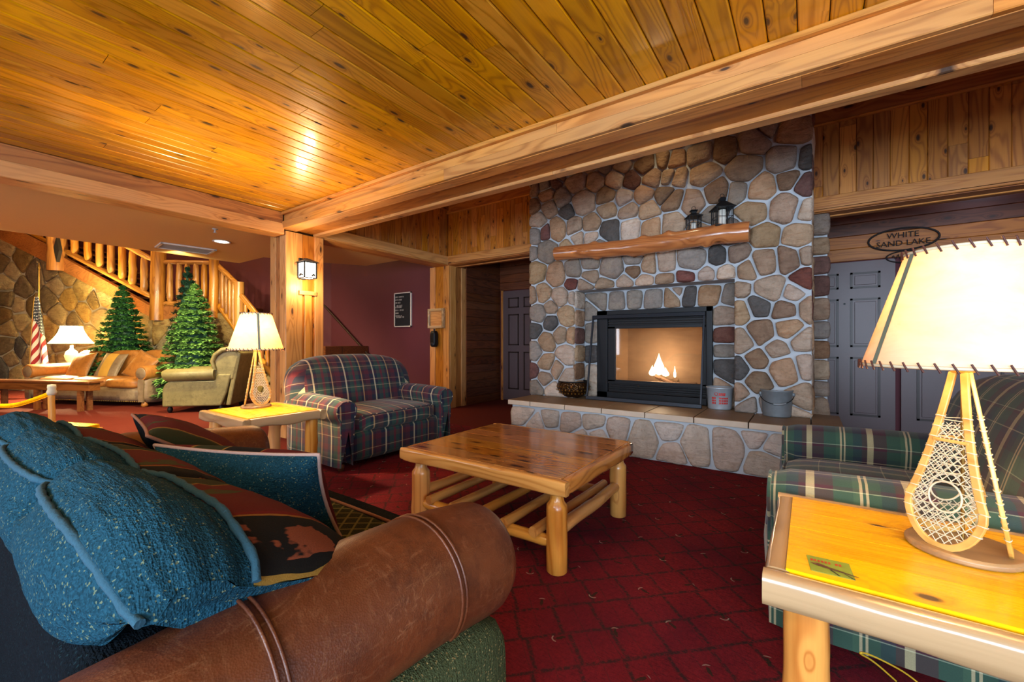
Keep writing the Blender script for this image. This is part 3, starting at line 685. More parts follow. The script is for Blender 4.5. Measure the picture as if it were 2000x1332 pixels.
# raised hearth
hb = MB(); cb_(hb, (-2.78, 3.982, 0), (.2, 4.5, .385)); hb.build('hearth_base', M_['mortar'], ch)
hs = cr((1000, 770), 3.7037, [(100,130,'h',.9),(170,210,'h',.9),(280,170,'h'),(420,200,'h',1.1),(590,190,'h'),(760,240,'h'),(960,320,'h',1.2),(1130,260,'h'),(1160,430,'h'),(1330,370,'h',1.2),(1550,390,'h',1.2),(1800,320,'h'),(1820,490,'h'),(620,300,'h',.8),(480,330,'h'),(300,330,'h'),(120,350,'h')], 3.97)
hs += [(-.25, .28, 'h'), (0, .2, 'h'), (.15, .3, 'h')]
stones(hs, [(-2.79, .005), (.2, .005), (.2, .37), (-2.79, .37)], ((-CH[0], 3.975-CH[1], 0), (1, 0, 0), (0, 0, 1), (0, -1, 0)), ch, .03, .022, seed=5)
stones([(4.1, .2, 'h'), (4.35, .2, 'h')], [(3.98, .005), (4.5, .005), (4.5, .37), (3.98, .37)], ((-2.785-CH[0], -CH[1], 0), (0, 1, 0), (0, 0, 1), (-1, 0, 0)), ch, .03, .02, seed=6)
jx = [-2.82, -2.52, -2.09, -1.68, -1.25, -.82, -.40, .02, .23]
for a, b in zip(jx[:-1], jx[1:]):
    m = MB(); cb_(m, (a+.004, 3.955, .388), (b-.004, 4.75, ZT)); m.build('hearth_tile', M_['tile'], ch, bevel=.004)
    m = MB(); cb_(m, (a+.004, 3.94, .39), (b-.004, 3.9555, ZT-.002)); m.build('tile_edge', M_['tilee'], ch, bevel=.004)
# gas firebox insert
IX0, IX1, IZ0, IZ1 = -2.06, -.80, ZT+.005, 1.468
fb = MB(); y0, y1 = YR-.035, YR+.02
for a, b in (((IX0, y0, IZ0), (-1.93, y1, IZ1)), ((-.86, y0, IZ0), (IX1, y1, IZ1)), ((IX0, y0, 1.415), (IX1, y1, IZ1)), ((IX0, y0, IZ0), (IX1, y1, .52))): cb_(fb, a, b)
fb.build('firebox_surround', M_['black'], ch, bevel=.004)
for z in [1.285+.026*i for i in range(5)]+[.54+.024*i for i in range(4)]:
    m = MB(); cb_(m, (-1.93, YR-.012, z), (-.86, YR+.02, z+.012)); m.build('louver', M_['black'], ch)
for za, zb_ in ((.52, .655), (1.26, 1.42)): m = MB(); cb_(m, (-1.93, YR+.022, za), (-.86, YR+.03, zb_)); m.build('louver_backing', M_['dark'], ch)  # dark sheets added to keep firelight from showing between the louvers
m = MB(); 
for a, b in (((-1.93, YR-.02, .64), (-1.84, YR+.01, 1.28)), ((-.90, YR-.02, .64), (-.86, YR+.01, 1.28)), ((-1.93, YR-.02, 1.255), (-.86, YR+.01, 1.29)), ((-1.93, YR-.02, .62), (-.86, YR+.01, .66))): cb_(m, a, b)
m.build('door_frame', M_['black'], ch, bevel=.003)
g = NT('firebox_glass'); fr = g.n('Fresnel', {'IOR': 1.45}).outputs[0]
mx = g.n('MixShader', {0: g.ma('MULTIPLY_ADD', fr, .9, .03), 1: g.n('BsdfTransparent', {'Color': (.86, .8, .74, 1)}).outputs[0], 2: g.n('BsdfGlossy', {'Roughness': .03, 'Color': (1, 1, 1, 1)}).outputs[0]})
g.t.links.new(mx.outputs[0], g.out.inputs[0]); M_['glass'] = g.m
m = MB(); cb_(m, (-1.85, YR+.0, .655), (-.89, YR+.006, 1.26)); m.build('glass_pane', M_['glass'], ch)
g = NT('firebrick'); v = g.co(); a = g.noise(g.map(v, (1.2, 1.2, 2.2)), 2.2, 4, .6, .8)
M_['brick'] = g.bsdf(g.mix(a, C('745840'), C('a88a6a')), .8)
m = MB(); X0, X1, Y0, Y1, Z0, Z1 = [q_-o_ for q_, o_ in zip((-1.93, -.86, YR+.02, 5.12, .52, 1.4), (CH[0], CH[0], CH[1], CH[1], 0, 0))]
m.add([(X0, Y0, Z0), (X1, Y0, Z0), (X1-.1, Y1, Z0), (X0+.1, Y1, Z0), (X0, Y0, Z1), (X1, Y0, Z1), (X1-.1, Y1, Z1-.05), (X0+.1, Y1, Z1-.05)], [(0, 1, 2, 3), (7, 6, 5, 4), (3, 2, 6, 7), (2, 1, 5, 6), (0, 3, 7, 4)])
m.build('firebox_lining', M_['brick'], ch)
for i, (a, b, r_) in enumerate((((-1.75, 4.92, .60), (-1.0, 4.97, .62), .045), ((-1.65, 4.86, .58), (-1.2, 5.02, .66), .035), ((-1.1, 4.85, .58), (-1.45, 5.0, .70), .03))):
    logp('ceramic_log', V(a)-V(CH), V(b)-V(CH), r_, r_*.8, M_['sb'], ch, seed=70+i, knots=2, n=10)
g = NT('flame'); t = g.xyz(g.co('Generated')); 
g.t.links.new(g.n('Emission', {'Color': g.ramp(t[2], [(0, (1, .8, .5)), (.35, (1, .95, .8)), (1, (1, .7, .35))]), 'Strength': 16.}).outputs[0], g.out.inputs[0]); M_['flame'] = g.m
for i, (px, z0, h, w) in enumerate(((1287, .72, .25, .065), (1274, .71, .12, .04), (1300, .71, .10, .04), (1318, .70, .13, .014))):
    P = pY(px, 700, 4.93)-V(CH); m = MB()
    m.lathe([(.001, 0), (w*.75, h*.08), (w, h*.25), (w*.8, h*.45), (w*.38, h*.7), (w*.14, h*.88), (.001, h)], 14, (P.x, P.y, z0), sy=.5)
    m.build('flame', M_['flame'], ch)
lp = light('flame_light', 'POINT', pY(1287, 700, 4.84)+V((0, 0, -.0)), 8, (1, .80, .56), radius=.05)
# loose glass door frame leaning on the insert
fs_ = empty('fire_screen', (-1.475, 4.47, ZT), label='grey metal frame of a fireplace door leaning against the black firebox', cat='fire screen')
fs_.rotation_euler = (-math.atan2(.19, .985), 0, 0)
w2, hh = 1.235/2, .985; m = MB()
m.box((-w2, -.012, .002), (w2, .012, .04)); m.build('bottom_rail', M_['blackm'], fs_, bevel=.003)
MB().box((-w2, -.012, hh-.04), (w2, .012, hh)).build('top_rail', M_['blackm'], fs_, bevel=.003)
for s in (-1, 1): MB().box((s*w2-.018 if s > 0 else -w2, -.012, .041), (w2 if s > 0 else -w2+.018, .012, hh-.041)).build('side_rail', M_['blackm'], fs_, bevel=.003)
# mantel log
ml = empty('mantel_shelf', (-2.40, 4.33, 2.115), label='glossy orange peeled log mantel with knots across the chimney', cat='mantel')
a, b = V((0, 0, 0)), V((1.97, -.02, -.045))
logp('log', a, b, .078, .092, M_['mantel'], ml, seed=11, knots=12, n=22, rings=60, wob=.15, kb=.34)
for x in (.35, 1.6): MB().box((x-.03, .02, -.05), (x+.03, .16, .02)).build('bracket', M_['black'], ml)
# ================================================================== STONE WALL UNDER THE STAIRS
D0, L0, SL = 8.49, -5.34, .191
def pW(px, py, off=0.):
    """point on the stone wall's plane (or a plane off metres in front of it)"""
    k = (px-1000)/FPX; D = (D0+SL*L0)/(1+SL*k) - off*1.018
    return pD(px, py, D)
Wo = pW(480, HZ); Wo.z = 0; Wl = pW(0, HZ); Wl.z = 0; WU = (Wo-Wl).normalized(); WN = V((WU.y, -WU.x, 0))
if WN.dot(FW) > 0: WN = -WN
def wuv(px, py, off=0.): P = pW(px, py, off)-Wo; return P.dot(WU), P.z
def wp(u, z, off=0.): return Wo+WU*u+V((0, 0, z))+WN*off
sw = struct('wall_stone', Wo)
us = wuv(0, 500)[0]-1.6
prof = [wuv(*q) for q in ((0, 463), (94, 510), (126, 527), (216, 575), (300, 618), (430, 612), (482, 640))]
k0 = (prof[0][1]-prof[3][1])/(prof[0][0]-prof[3][0])
prof = [(us, prof[0][1]+k0*(us-prof[0][0]))]+prof+[(1.0, .2)]
poly = [(us, 0)]+prof+[(1.0, 0)]
m = MB(); m.prism(poly, lambda u, z, d: WU*u+V((0, 0, z))+WN*d, -.25, 0); m.build('mortar', M_['mortarw'], sw)
ss = []
for s in [(70,200,'t'),(30,320,'g'),(190,290,'b'),(100,400,'t'),(60,500,'t'),(60,640,'b'),(220,560,'b'),(180,700,'t'),(40,780,'g'),(190,820,'t'),(80,900,'t'),(70,1030,'b'),(190,1080,'d'),(110,1160,'p'),(270,1140,'t'),(320,440,'g'),(440,390,'r'),(590,440,'t'),(500,530,'p'),(440,640,'b'),(600,640,'t'),(720,560,'t'),(820,665,'g'),(900,620,'t'),(510,770,'t'),(740,750,'t'),(660,850,'b'),(440,900,'t'),(860,800,'t'),(280,960,'t'),(20,1260,'d'),(150,1290,'t'),(560,980,'t'),(780,950,'p'),(350,1100,'p'),(420,1250,'t'),(300,1300,'b'),(600,1200,'t'),(800,1150,'t'),(500,1400,'t'),(700,1400,'g'),(100,1450,'t'),(300,1480,'t'),(20,1600,'t')]:
    u, z = wuv(s[0]/4.44, 440+s[1]/4.44)
    if z > .05: ss.append((u, z, s[2]))
rr = random.Random(9)
for i in range(200):
    u, z = rr.uniform(us, .95), rr.uniform(.1, 3.6)
    if all((u-a[0])**2+(z-a[1])**2 > .34**2 for a in ss): ss.append((u, z, rr.choice('ttbgptt')))
def under(u):
    for (a, b) in zip(prof[:-1], prof[1:]):
        if a[0] <= u <= b[0]: return a[1]+(b[1]-a[1])*(u-a[0])/(b[0]-a[0])
    return 0
ss = [(s[0], s[1], {'t': 'y', 'p': 'y', 'b': 'o', 'g': 'o', 'd': 'd', 'r': 'o'}[s[2]]) for s in ss if s[1] < under(s[0])]
# clip by the convex outline: split at the stringer's foot
knee = wuv(300, 618); 
left = [(us, .0), (knee[0], 0), (knee[0], knee[1]), (us, prof[0][1])]
right = [(knee[0], 0), (.95, 0), (.95, .3), wuv(482, 640), wuv(425, 610), knee]
fr = ((0, 0, 0), WU, (0, 0, 1), WN)
stones([s for s in ss if s[0] < knee[0]], left, fr, sw, .05, .05, seed=12, rough=.01)
stones([s for s in ss if s[0] >= knee[0]], right, fr, sw, .04, .05, seed=13, rough=.01)
# burgundy stair wall behind
b = MB(); A, B_ = wp(us-1, 0, -1.15), wp(1.35, 0, -1.15)
b.add([A, B_, B_+V((0, 0, 4.85)), A+V((0, 0, 4.85))], [(0, 1, 2, 3)]); b.add([A-WN*.1, B_-WN*.1, B_-WN*.1+V((0, 0, 4.85)), A-WN*.1+V((0, 0, 4.85))], [(3, 2, 1, 0)])
finish(b.build('wall_stair', M_['burg']), kind='structure')
# ------------------------------------------------------------------ staircase
so = wp(-2.5, 0, -.5)
st = empty('log_staircase', so, label='log railed staircase rising to the left above the stone wall', cat='staircase')
def sp(P): return P-so
def onw(px, py, off=0): return sp(pW(px, py, off))
# stringers
def slab(name, pts, d0, d1, mat):
    q = [wuv(*p) for p in pts]; m = MB(); m.prism(q, lambda u, z, d: Wo-so+WU*u+V((0, 0, z))+WN*d, d0, d1); return m.build(name, mat, st)
g_lo = [(-60, 440), (94, 512), (126, 529), (216, 577), (299, 620)]; 
slab('stringer', [(-60, 400), (97, 478), (126, 502), (299, 598), (299, 620), (216, 577), (126, 529), (94, 512), (-60, 435)][::-1], -.06, .05, M_['hallb'] if 0 else M_['beamd'])
slab('stringer', [(318, 598), (425, 598), (425, 616), (318, 624)][::-1], -.06, .05, M_['beamd'])
def post(px, y0, y1, w, off=.03, name='post'):
    D_ = (pW(px, y1, off)-V((0, 0, 0))); P = pW(px, y1, off); Q = pW(px, y0, off); r = w*(P-V((0, 0, EYE))).dot(FW)/FPX/2
    return logp(name, sp(P), sp(Q), r, r*.97, M_['logr'], st, seed=int(px), knots=2, n=12)
post(111, 440, 529, 30, .08); post(308, 470, 626, 25, .08); post(418, 505, 622, 17, .05)
# dark carved diamond on the first post
P = sp(pW(111, 487, .27)); m = MB(); m.prism([(0, -.27), (.075, -.03), (.06, .06), (0, .27), (-.07, .05), (-.055, -.06)], lambda u, z, d: P+WU*u+V((0, 0, z))+WN*d, -.05, .012); m.build('carved_mark', M_['dark'], st)
def railing(a, b, c, d, pxs, off=.03, rr_=.05, rb=.045):
    """a-b lower rail, c-d upper rail (pixels on the railing's plane), balusters at pxs"""
    A, B2, C_, D2 = [pW(*q, off) for q in (a, b, c, d)]
    logp('rail', sp(A), sp(B2), rr_, rr_*.9, M_['logr'], st, seed=int(a[0])+5, knots=2, taper=.05); logp('rail', sp(C_), sp(D2), rr_, rr_*.9, M_['logr'], st, seed=int(a[0])+6, knots=2, taper=.05)
    for px in pxs:
        f = (px-a[0])/(b[0]-a[0]); yl = a[1]+(b[1]-a[1])*f; f = (px-c[0])/(d[0]-c[0]); yu = c[1]+(d[1]-c[1])*f
        lo, up = pW(px, yl-2, off), pW(px, yu, off); up.x, up.y = lo.x, lo.y
        logp('baluster', sp(lo), sp(up), rb*1.2, rb*1.1, M_['logr'], st, seed=int(px), knots=2, taper=.12, n=10)
railing((128, 490), (297, 580), (128, 415), (297, 507), [146, 172, 195, 217, 239, 259, 282], rr_=.062, rb=.058)
railing((-60, 392), (97, 474), (-60, 318), (97, 398), [-40, -15, 10, 35, 60, 80])
railing((320, 593), (412, 593), (320, 512), (412, 513), [332, 350, 366, 383, 399], rb=.05)
# lower flight: comes towards the room and down to the right
def p3(px, py, D): return sp(pD(px, py, D))
C0 = (418, 8.75); E0 = (468, 8.2); G0 = (545, 7.55)
logp('post', p3(468, 770, 8.2), p3(468, 551, 8.2), .095, .09, M_['logr'], st, seed=31, knots=4)
logp('post', p3(548, 786, 7.5), p3(548, 655, 7.5), .09, .085, M_['logr'], st, seed=32, knots=4)
for (x0, y0, D_0, x1, y1, D_1) in ((422, 516, 8.72, 464, 556, 8.22), (422, 588, 8.72, 464, 648, 8.22), (472, 578, 8.18, 546, 670, 7.5), (472, 650, 8.18, 546, 752, 7.5)):
    logp('rail', p3(x0, y0, D_0), p3(x1, y1, D_1), .055, .05, M_['logr'], st, seed=x0+y0, knots=2)
for i in range(5):
    t = (i+.6)/5.4; px = 424+38*t; D_ = 8.7-.48*t
    logp('baluster', p3(px, 590+58*t, D_), p3(px, 520+36*t, D_), .04, .036, M_['logr'], st, seed=200+i, knots=1, taper=.1, n=8)
for i in range(6):
    t = (i+.6)/6.4; px = 474+68*t; D_ = 8.16-.62*t
    logp('baluster', p3(px, 655+94*t, D_), p3(px, 582+86*t, D_), .04, .036, M_['logr'], st, seed=220+i, knots=1, taper=.1, n=8)
# treads behind the railings
rise0 = wuv(299, 598); 
for i in range(9):
    u = rise0[0]-.15-i*.3; z = rise0[1]+.05+i*.175
    m = MB(); m.prism([(u-.32, z-.04), (u, z-.04), (u, z), (u-.32, z)], lambda a_, z_, d: Wo-so+WU*a_+V((0, 0, z_))+WN*d, -1.1, -.07); m.build('tread', M_['dkwood'], st)
u0, u1 = wuv(318, 600)[0], wuv(425, 600)[0]; m = MB(); z = rise0[1]
m.prism([(u0-.3, z-.06), (u1+.1, z-.06), (u1+.1, z), (u0-.3, z)], lambda a_, z_, d: Wo-so+WU*a_+V((0, 0, z_))+WN*d, -1.1, -.07); m.build('landing', M_['dkwood'], st)
PA, PB = pD(436, 600, 8.6)+V((.2, .9, 0)), pD(548, 700, 7.6)+V((.2, .9, 0))
for i in range(8):
    t = (i+.5)/8; a = pD(428+118*t, 610+150*t, 8.66-1.1*t); a.z = max(.12, 1.72*(1-t)+.02); dr = V((.2, .95, 0)).normalized()
    ex = V((.95, -.2, 0)).normalized(); m = MB()
    m.add([sp(a+ex*s1_*.17+dr*s2_*.95+V((0, 0, s3_*.045-.045))) for s3_ in (0, 1) for s1_, s2_ in ((-1, .05), (1, .05), (1, 1), (-1, 1))], [(0, 3, 2, 1), (4, 5, 6, 7), (0, 1, 5, 4), (1, 2, 6, 5), (2, 3, 7, 6), (3, 0, 4, 7)]); m.build('tread', M_['dkwood'], st)
# handrails on the burgundy wall
hr = empty('wall_handrail', (-7, 5.35, 1), label='thin dark handrail sloping down the burgundy wall right of the lantern column', cat='handrail')
hc = V((-7, 5.35, 1)); a, b = pY(620, 582, 5.33), pY(735, 710, 5.33)
MB().tube([a-hc, b-hc], .02, 10).build('rail', M_['doorb'], hr)
for t in (.2, .85): q_ = a.lerp(b, t)-hc; MB().tube([q_, q_+V((0, .07, -.03))], .008, 8).build('bracket', M_['black'], hr)
hr = empty('wall_handrail', (-11, 5.35, 2), label='level handrail high on the burgundy wall left of the lantern column', cat='handrail')
hc = V((-11, 5.35, 2)); a, b = pY(470, 558, 5.33), pY(620, 558, 5.33)
MB().tube([a-hc, b-hc], .022, 10).build('rail', M_['doorb'], hr)
for t in (.1, .5, .9): q_ = a.lerp(b, t)-hc; MB().tube([q_, q_+V((0, .07, -.03))], .008, 8).build('bracket', M_['black'], hr)
# dark carpeted steps going up behind the lantern column
sc = empty('corner_steps', (-7.35, 4.9, 0), label='dark carpeted steps just right of the lantern column', cat='steps')
for i in range(6):
    MB().box((-.45, -.45, i*.17), (1.0-i*.2, .48, i*.17+.168)).build('step', M_['hallb'] if i % 2 else plain('dark_step', C('2c2624'), .8), sc)
# ================================================================== FABRICS
def plaid(name, us, vs, P=.24, wgt=.36, line=None, k=1.0, Pv=None):
    g = NT(name); uv = g.n('UVMap').outputs[0]; q = g.xyz(uv)
    def rp(s, st, PP): return g.ramp(g.ma('FRACT', g.ma('DIVIDE', g.ma('ADD', s, 20.), PP)), [(p, C(c)) for p, c in st], 'CONSTANT')
    a = rp(q[0], us, P); b = rp(q[1], vs, Pv or P)
    tw = g.ma('MULTIPLY_ADD', g.ma('SINE', g.ma('MULTIPLY', g.ma('ADD', q[0], q[1]), 3000)), .12, wgt)
    col = g.mix(tw, a, b)
    nz = g.noise(g.cxyz(q[0], q[1], 0.), 240, 3, .7)
    col = g.mix(g.ma('MULTIPLY', nz, .45), col, (.02, .02, .025, 1))
    return g.bsdf(col, .9, nrm=g.bump(nz, .25, .002), spec=.2, sheen=.15)
M_['plaid1'] = plaid('plaid_navy_maroon', [(0, '571c2a'), (.16, '1a2238'), (.30, 'd8cda8'), (.345, '1a2238'), (.44, '2a4a42'), (.58, '6a2430'), (.66, '2a4a42'), (.78, '1a2238'), (.86, 'c09a66'), (.90, '3a1a28')],
                     [(0, '1e2a40'), (.2, '5a1e2c'), (.38, '1e2a40'), (.46, '2c5248'), (.62, 'c8bd98'), (.645, '2c5248'), (.74, '1a2238'), (.88, '5a1e2c'), (.93, 'c8bd98'), (.95, '4a1a28')], P=.34, Pv=.27)
M_['plaid2'] = plaid('plaid_green_burgundy', [(0, '2f4a3c'), (.2, '46222c'), (.4, 'bfae84'), (.50, '46222c'), (.58, '24323c'), (.72, '2f4a3c'), (.84, 'c2b088'), (.87, '2f4a3c'), (.90, 'c2b088'), (.93, '3e5a44')],
                     [(0, '33503f'), (.26, '3c2028'), (.5, '22303a'), (.6, 'c9ba92'), (.62, '22303a'), (.72, '2f4a3c'), (.9, '4a2630'), (.96, 'b4c0a0'), (.975, '33503f')], P=.28, Pv=.25)
def chenille(name, a, b, c, sc=1.0, rib=1.0, ax=1):
    g = NT(name); v = g.co(); f = g.voro(g.map(v, (330*sc, 330*sc, 330*sc)), 1, o='Color'); q = g.xyz(f)
    fd = g.voro(g.map(v, (330*sc, 330*sc, 330*sc)), 1)
    big = g.noise(v, 9, 3); st = g.noise(g.map(v, (40, 4, 4) if ax == 0 else (4, 40, 4)), 6, 2)
    col = g.mix(g.ma('MULTIPLY_ADD', q[0], .7, g.ma('MULTIPLY', big, .3)), a, b)
    col = g.mix(g.ma('GREATER_THAN', q[1], .96), col, c)
    h = g.ma('ADD', g.ma('MULTIPLY', fd, .6*rib), g.ma('MULTIPLY', st, 1.2))
    return g.bsdf(col, .95, nrm=g.bump(h, .9, .004), spec=.08, sheen=.0)
M_['blue'] = chenille('blue_chenille', C('0b2530'), C('1e485a'), C('5a6654'))
M_['bluep'] = plain('blue_piping', C('1a4456'), .9, sc=200, nz=.3, bump=.4)
M_['olive'] = chenille('olive_chenille', C('2c3320'), C('4b5236'), C('8a7a50'))
M_['navy'] = chenille('navy_fabric', C('05080c'), C('0c151c'), C('142429'))
M_['rust'] = plain('rust_piping', C('8a5a42'), .8, sc=200, nz=.2, bump=.3)
M_['pinkp'] = plain('pale_piping', C('a88a80'), .8, sc=200, nz=.2, bump=.3)
def leather(name, a, b, c, sc=1., rough=.42):
    g = NT(name); v = g.co(); n1 = g.noise(v, 3.5*sc, 4, .6, .5); n2 = g.noise(v, 14*sc, 5, .75)
    cr1 = g.voro(g.vm('ADD', g.map(v, (5*sc,)*3), g.vm('SCALE', g.noise(v, 6*sc, 3, o='Color'), sc=1.6)), 1.6, feat='DISTANCE_TO_EDGE')
    cr2 = g.voro(g.vm('ADD', g.map(v, (11*sc,)*3), g.vm('SCALE', g.noise(v, 11*sc, 3, o='Color'), sc=2.)), 1.5, feat='DISTANCE_TO_EDGE')
    gr = g.voro(v, 330)
    col = g.mix(g.step(n1, .3, .7), a, b); col = g.mix(g.step(n2, .5, .8), col, (a[0]*.6, a[1]*.55, a[2]*.5, 1))
    sc1 = g.ma('MULTIPLY', g.ma('SUBTRACT', 1., g.step(cr1, .0, .022)), g.step(g.noise(v, 5, 3), .45, .62))
    sc2 = g.ma('MULTIPLY', g.ma('SUBTRACT', 1., g.step(cr2, .0, .03)), g.step(g.noise(v, 8, 2), .5, .65))
    v2_ = g.vm('ADD', v, g.vm('SCALE', g.noise(v, 5, 3, o='Color'), sc=.12)); fs_n = g.step(g.noise(g.map(v2_, (60, 9, 60), (0, .3, .5)), 1.5, 5, .8), .54, .66); f2_n = g.step(g.noise(g.map(v2_, (9, 60, 25), (.4, 0, -.6)), 1.5, 5, .8), .54, .66); col = g.mix(g.ma('MULTIPLY', g.ma('MULTIPLY', g.ma('MAXIMUM', fs_n, f2_n), g.step(g.noise(v, 6, 3), .35, .65)), .38), col, c)
    h = g.ma('MULTIPLY', gr, .25); h = g.ma('ADD', h, g.ma('MULTIPLY', n2, .3))
    return g.bsdf(col, g.ma('MULTIPLY_ADD', n2, .25, rough-.1), 0, .12, .25, nrm=g.bump(h, .35, .004), spec=.5)
M_['leather'] = leather('brown_leather', C('48200e'), C('6a361a'), C('9a6a48'))
M_['leath2'] = leather('tan_leather', C('84501f'), C('a2682c'), C('bc8848'), rough=.5)
M_['leath3'] = leather('grey_brown_leather', C('6a5440'), C('84705a'), C('988468'), rough=.5)
M_['greenl'] = leather('green_grey_leather', C('5a5230'), C('786c44'), C('948858'), rough=.45)
# tapestry: u across, v down, in metres; bands of green, red and black with leaf blotches
g = NT('tapestry'); uv = g.n('UVMap').outputs[0]; q = g.xyz(uv)
w_ = g.noise(uv, 7, 3, .5, .4); w2_ = g.noise(g.map(uv, (1, 1, 1), loc=(5, 3, 0)), 11, 3, .5, 1.)
band = g.ma('FRACT', g.ma('ADD', g.ma('MULTIPLY', q[0], 1.9), g.ma('MULTIPLY_ADD', w_, .12, -.09)))
col = g.ramp(band, [(0, C('5a1412')), (.34, C('66100f')), (.36, C('8a5a24')), (.375, C('0b0b0b')), (.62, C('0e0e0c')), (.635, C('8a6a2c')), (.65, C('2c2f16')), (.84, C('3a3a1c')), (.86, C('8a6228')), (.88, C('5a1412'))], 'CONSTANT')
leafm = g.step(w2_, .60, .63); col = g.mix(g.ma('MULTIPLY', leafm, g.ma('LESS_THAN', band, .36)), col, C('3d4020'))
anm = g.ma('MULTIPLY', g.ma('MULTIPLY', g.ma('GREATER_THAN', band, .40), g.ma('LESS_THAN', band, .6)), g.step(g.noise(g.map(uv, (1, 1, 1), loc=(1.3, 7, 0)), 9, 4, .6), .53, .55))
col = g.mix(anm, col, C('7a3f28')); th = g.noise(uv, 420, 2, .8)
M_['tap'] = g.bsdf(g.mix(g.ma('MULTIPLY', th, .5), col, (.01, .008, .006, 1)), .95, nrm=g.bump(th, .4, .002), spec=.15)
g = NT('diamond_weave'); v = g.co(); r_ = g.xyz(g.map(v, (22, 22, 1), (0, 0, radians(50))))
l1 = g.ma('ABSOLUTE', g.ma('SUBTRACT', g.ma('FRACT', r_[0]), .5)); l2 = g.ma('ABSOLUTE', g.ma('SUBTRACT', g.ma('FRACT', r_[1]), .5))
th = g.noise(v, 300, 2, .8)
col = g.mix(g.step(g.ma('MAXIMUM', l1, l2), .40, .44), g.mix(g.step(th, .4, .6), C('171a10'), C('33351a')), C('6a6438'))
M_['diam'] = g.bsdf(col, .95, nrm=g.bump(th, .4, .003), spec=.15)
g = NT('parchment'); v = g.co(); a = g.noise(g.map(v, (1, 1, 2.2)), 7, 5, .65, .5); b_ = g.noise(v, 40, 3)
c_ = g.mix(a, C('b8a27c'), C('ece0c6')); 
df = g.n('BsdfDiffuse', {'Color': c_}); tl = g.n('BsdfTranslucent', {'Color': g.mix(a, C('e09a4c'), C('f0b878'))}); gl = g.n('BsdfGlossy', {'Color': (.5, .5, .5, 1), 'Roughness': .4})
m1 = g.n('MixShader', {0: .09, 1: df.outputs[0], 2: tl.outputs[0]}); m2 = g.n('MixShader', {0: .03, 1: m1.outputs[0], 2: gl.outputs[0]}); g.t.links.new(m2.outputs[0], g.out.inputs[0]); M_['parch'] = g.m
g = NT('cream_shade'); df = g.n('BsdfDiffuse', {'Color': C('f0e0b8')}); tl = g.n('BsdfTranslucent', {'Color': C('ffe6a8')})
m1 = g.n('MixShader', {0: .6, 1: df.outputs[0], 2: tl.outputs[0]}); g.t.links.new(m1.outputs[0], g.out.inputs[0]); M_['cream'] = g.m
M_['lace'] = plain('rawhide_lacing', C('d0c4a4'), .6, sc=90, nz=.12)
M_['thong'] = plain('brown_thong', C('4a241c'), .6)
M_['strip'] = plain('grey_green_strip', C('6e7a6a'), .7)
M_['basew'] = wood('lamp_base_wood', C('a8865c'), C('7c5c3c'), rough=.4, knots=0, ring=4, var=.1)
M_['bulbw'] = emit('lamp_bulb', (1, .75, .45), 5)
M_['brass'] = plain('brass', C('a08040'), .3, .9)
# ================================================================== TABLES
def side_table(loc, sx, sy, label, seed):
    t = empty('end_table', loc, label=label, cat='table', group=None); H_ = .58; T = .072
    e = .055
    for i, (a, b, w) in enumerate((((0, e/2, 0), (sx, e/2, 0), e), ((0, sy-e/2, 0), (sx, sy-e/2, 0), e), ((e/2, e, 0), (e/2, sy-e, 0), e), ((sx-e/2, e, 0), (sx-e/2, sy-e, 0), e))):
        a, b = V(a), V(b); L = (b-a).length; m = MB(); rd = random.Random(seed*10+i)
        N_ = 14; pr = []
        outer = -1 if i in (0, 3) else 1
        # half-log edge: rounded outer side, flat top, underside wandering like a natural edge
        def fn(u, v_):
            x = u*L; k = v_*2*pi; cy, cz = cos(k), sin(k)
            y = (abs(cy)**.55)*(1 if cy > 0 else -1)*w/2; z = (abs(cz)**.5)*(1 if cz > 0 else -1)*T/2
            wv = .010*noise.noise(V((x*5+seed*3+i*7, 0, 0)))
            if z < 0: z -= wv+.004*sin(x*19+i)
            y += .004*noise.noise(V((x*7+i*3, k, seed)))
            return V((x, y, z))
        m.grid(lambda u, v_: fn(u, v_), N_, 20, uvf=None)
        m.v[:] = m.v; 
        for xx in (0, 1):
            ring_ = [fn(xx, k/20) for k in range(20)]; b0 = len(m.v); m.v += [tuple(q) for q in ring_]; m.f.append([b0+k for k in range(20)] if xx else [b0+k for k in reversed(range(20))]); m.uv.append(None); m.sm.append(False); m.mi.append(0)
        d = (b-a).normalized(); ang = atan2(d.y, d.x)
        m.build('table_edge', M_['sedge'], t, TR(a+V((0, 0, H_-T/2-.002)), ang))
    n = 4; w = (sy-2*e)/n
    for i in range(n):
        board('tabletop_board', (e-.012, e+w*(i+.5), H_+.001), (sx-e+.012, e+w*(i+.5), H_+.001), w-.0006, .05, (0, 0, 1), M_['stop'], t, .001)
    for i, (x, y) in enumerate(((.08, .085), (sx-.08, .085), (.08, sy-.085), (sx-.08, sy-.085))):
        logp('leg', (x, y, 0), (x+.004*i, y, H_-T), .047, .043, M_['log'], t, seed=seed*7+i, knots=3, n=16, rings=14)
    return t
side_table((-3.8, 1.27, 0), .73, .60, 'small yellow log end table beside the left plaid armchair', 3)
side_table((-.085, 1.10, 0), .72, .66, 'yellow knotty log end table at the right with a green picture card', 5)
ct = empty('coffee_table', (-1.46, 2.18, 0), label='low square log coffee table with slatted shelf in front of the hearth', cat='table')
X0, X1, Y0, Y1, H_, T = -.56, .56, -.48, .49, .465, .075
e = .05
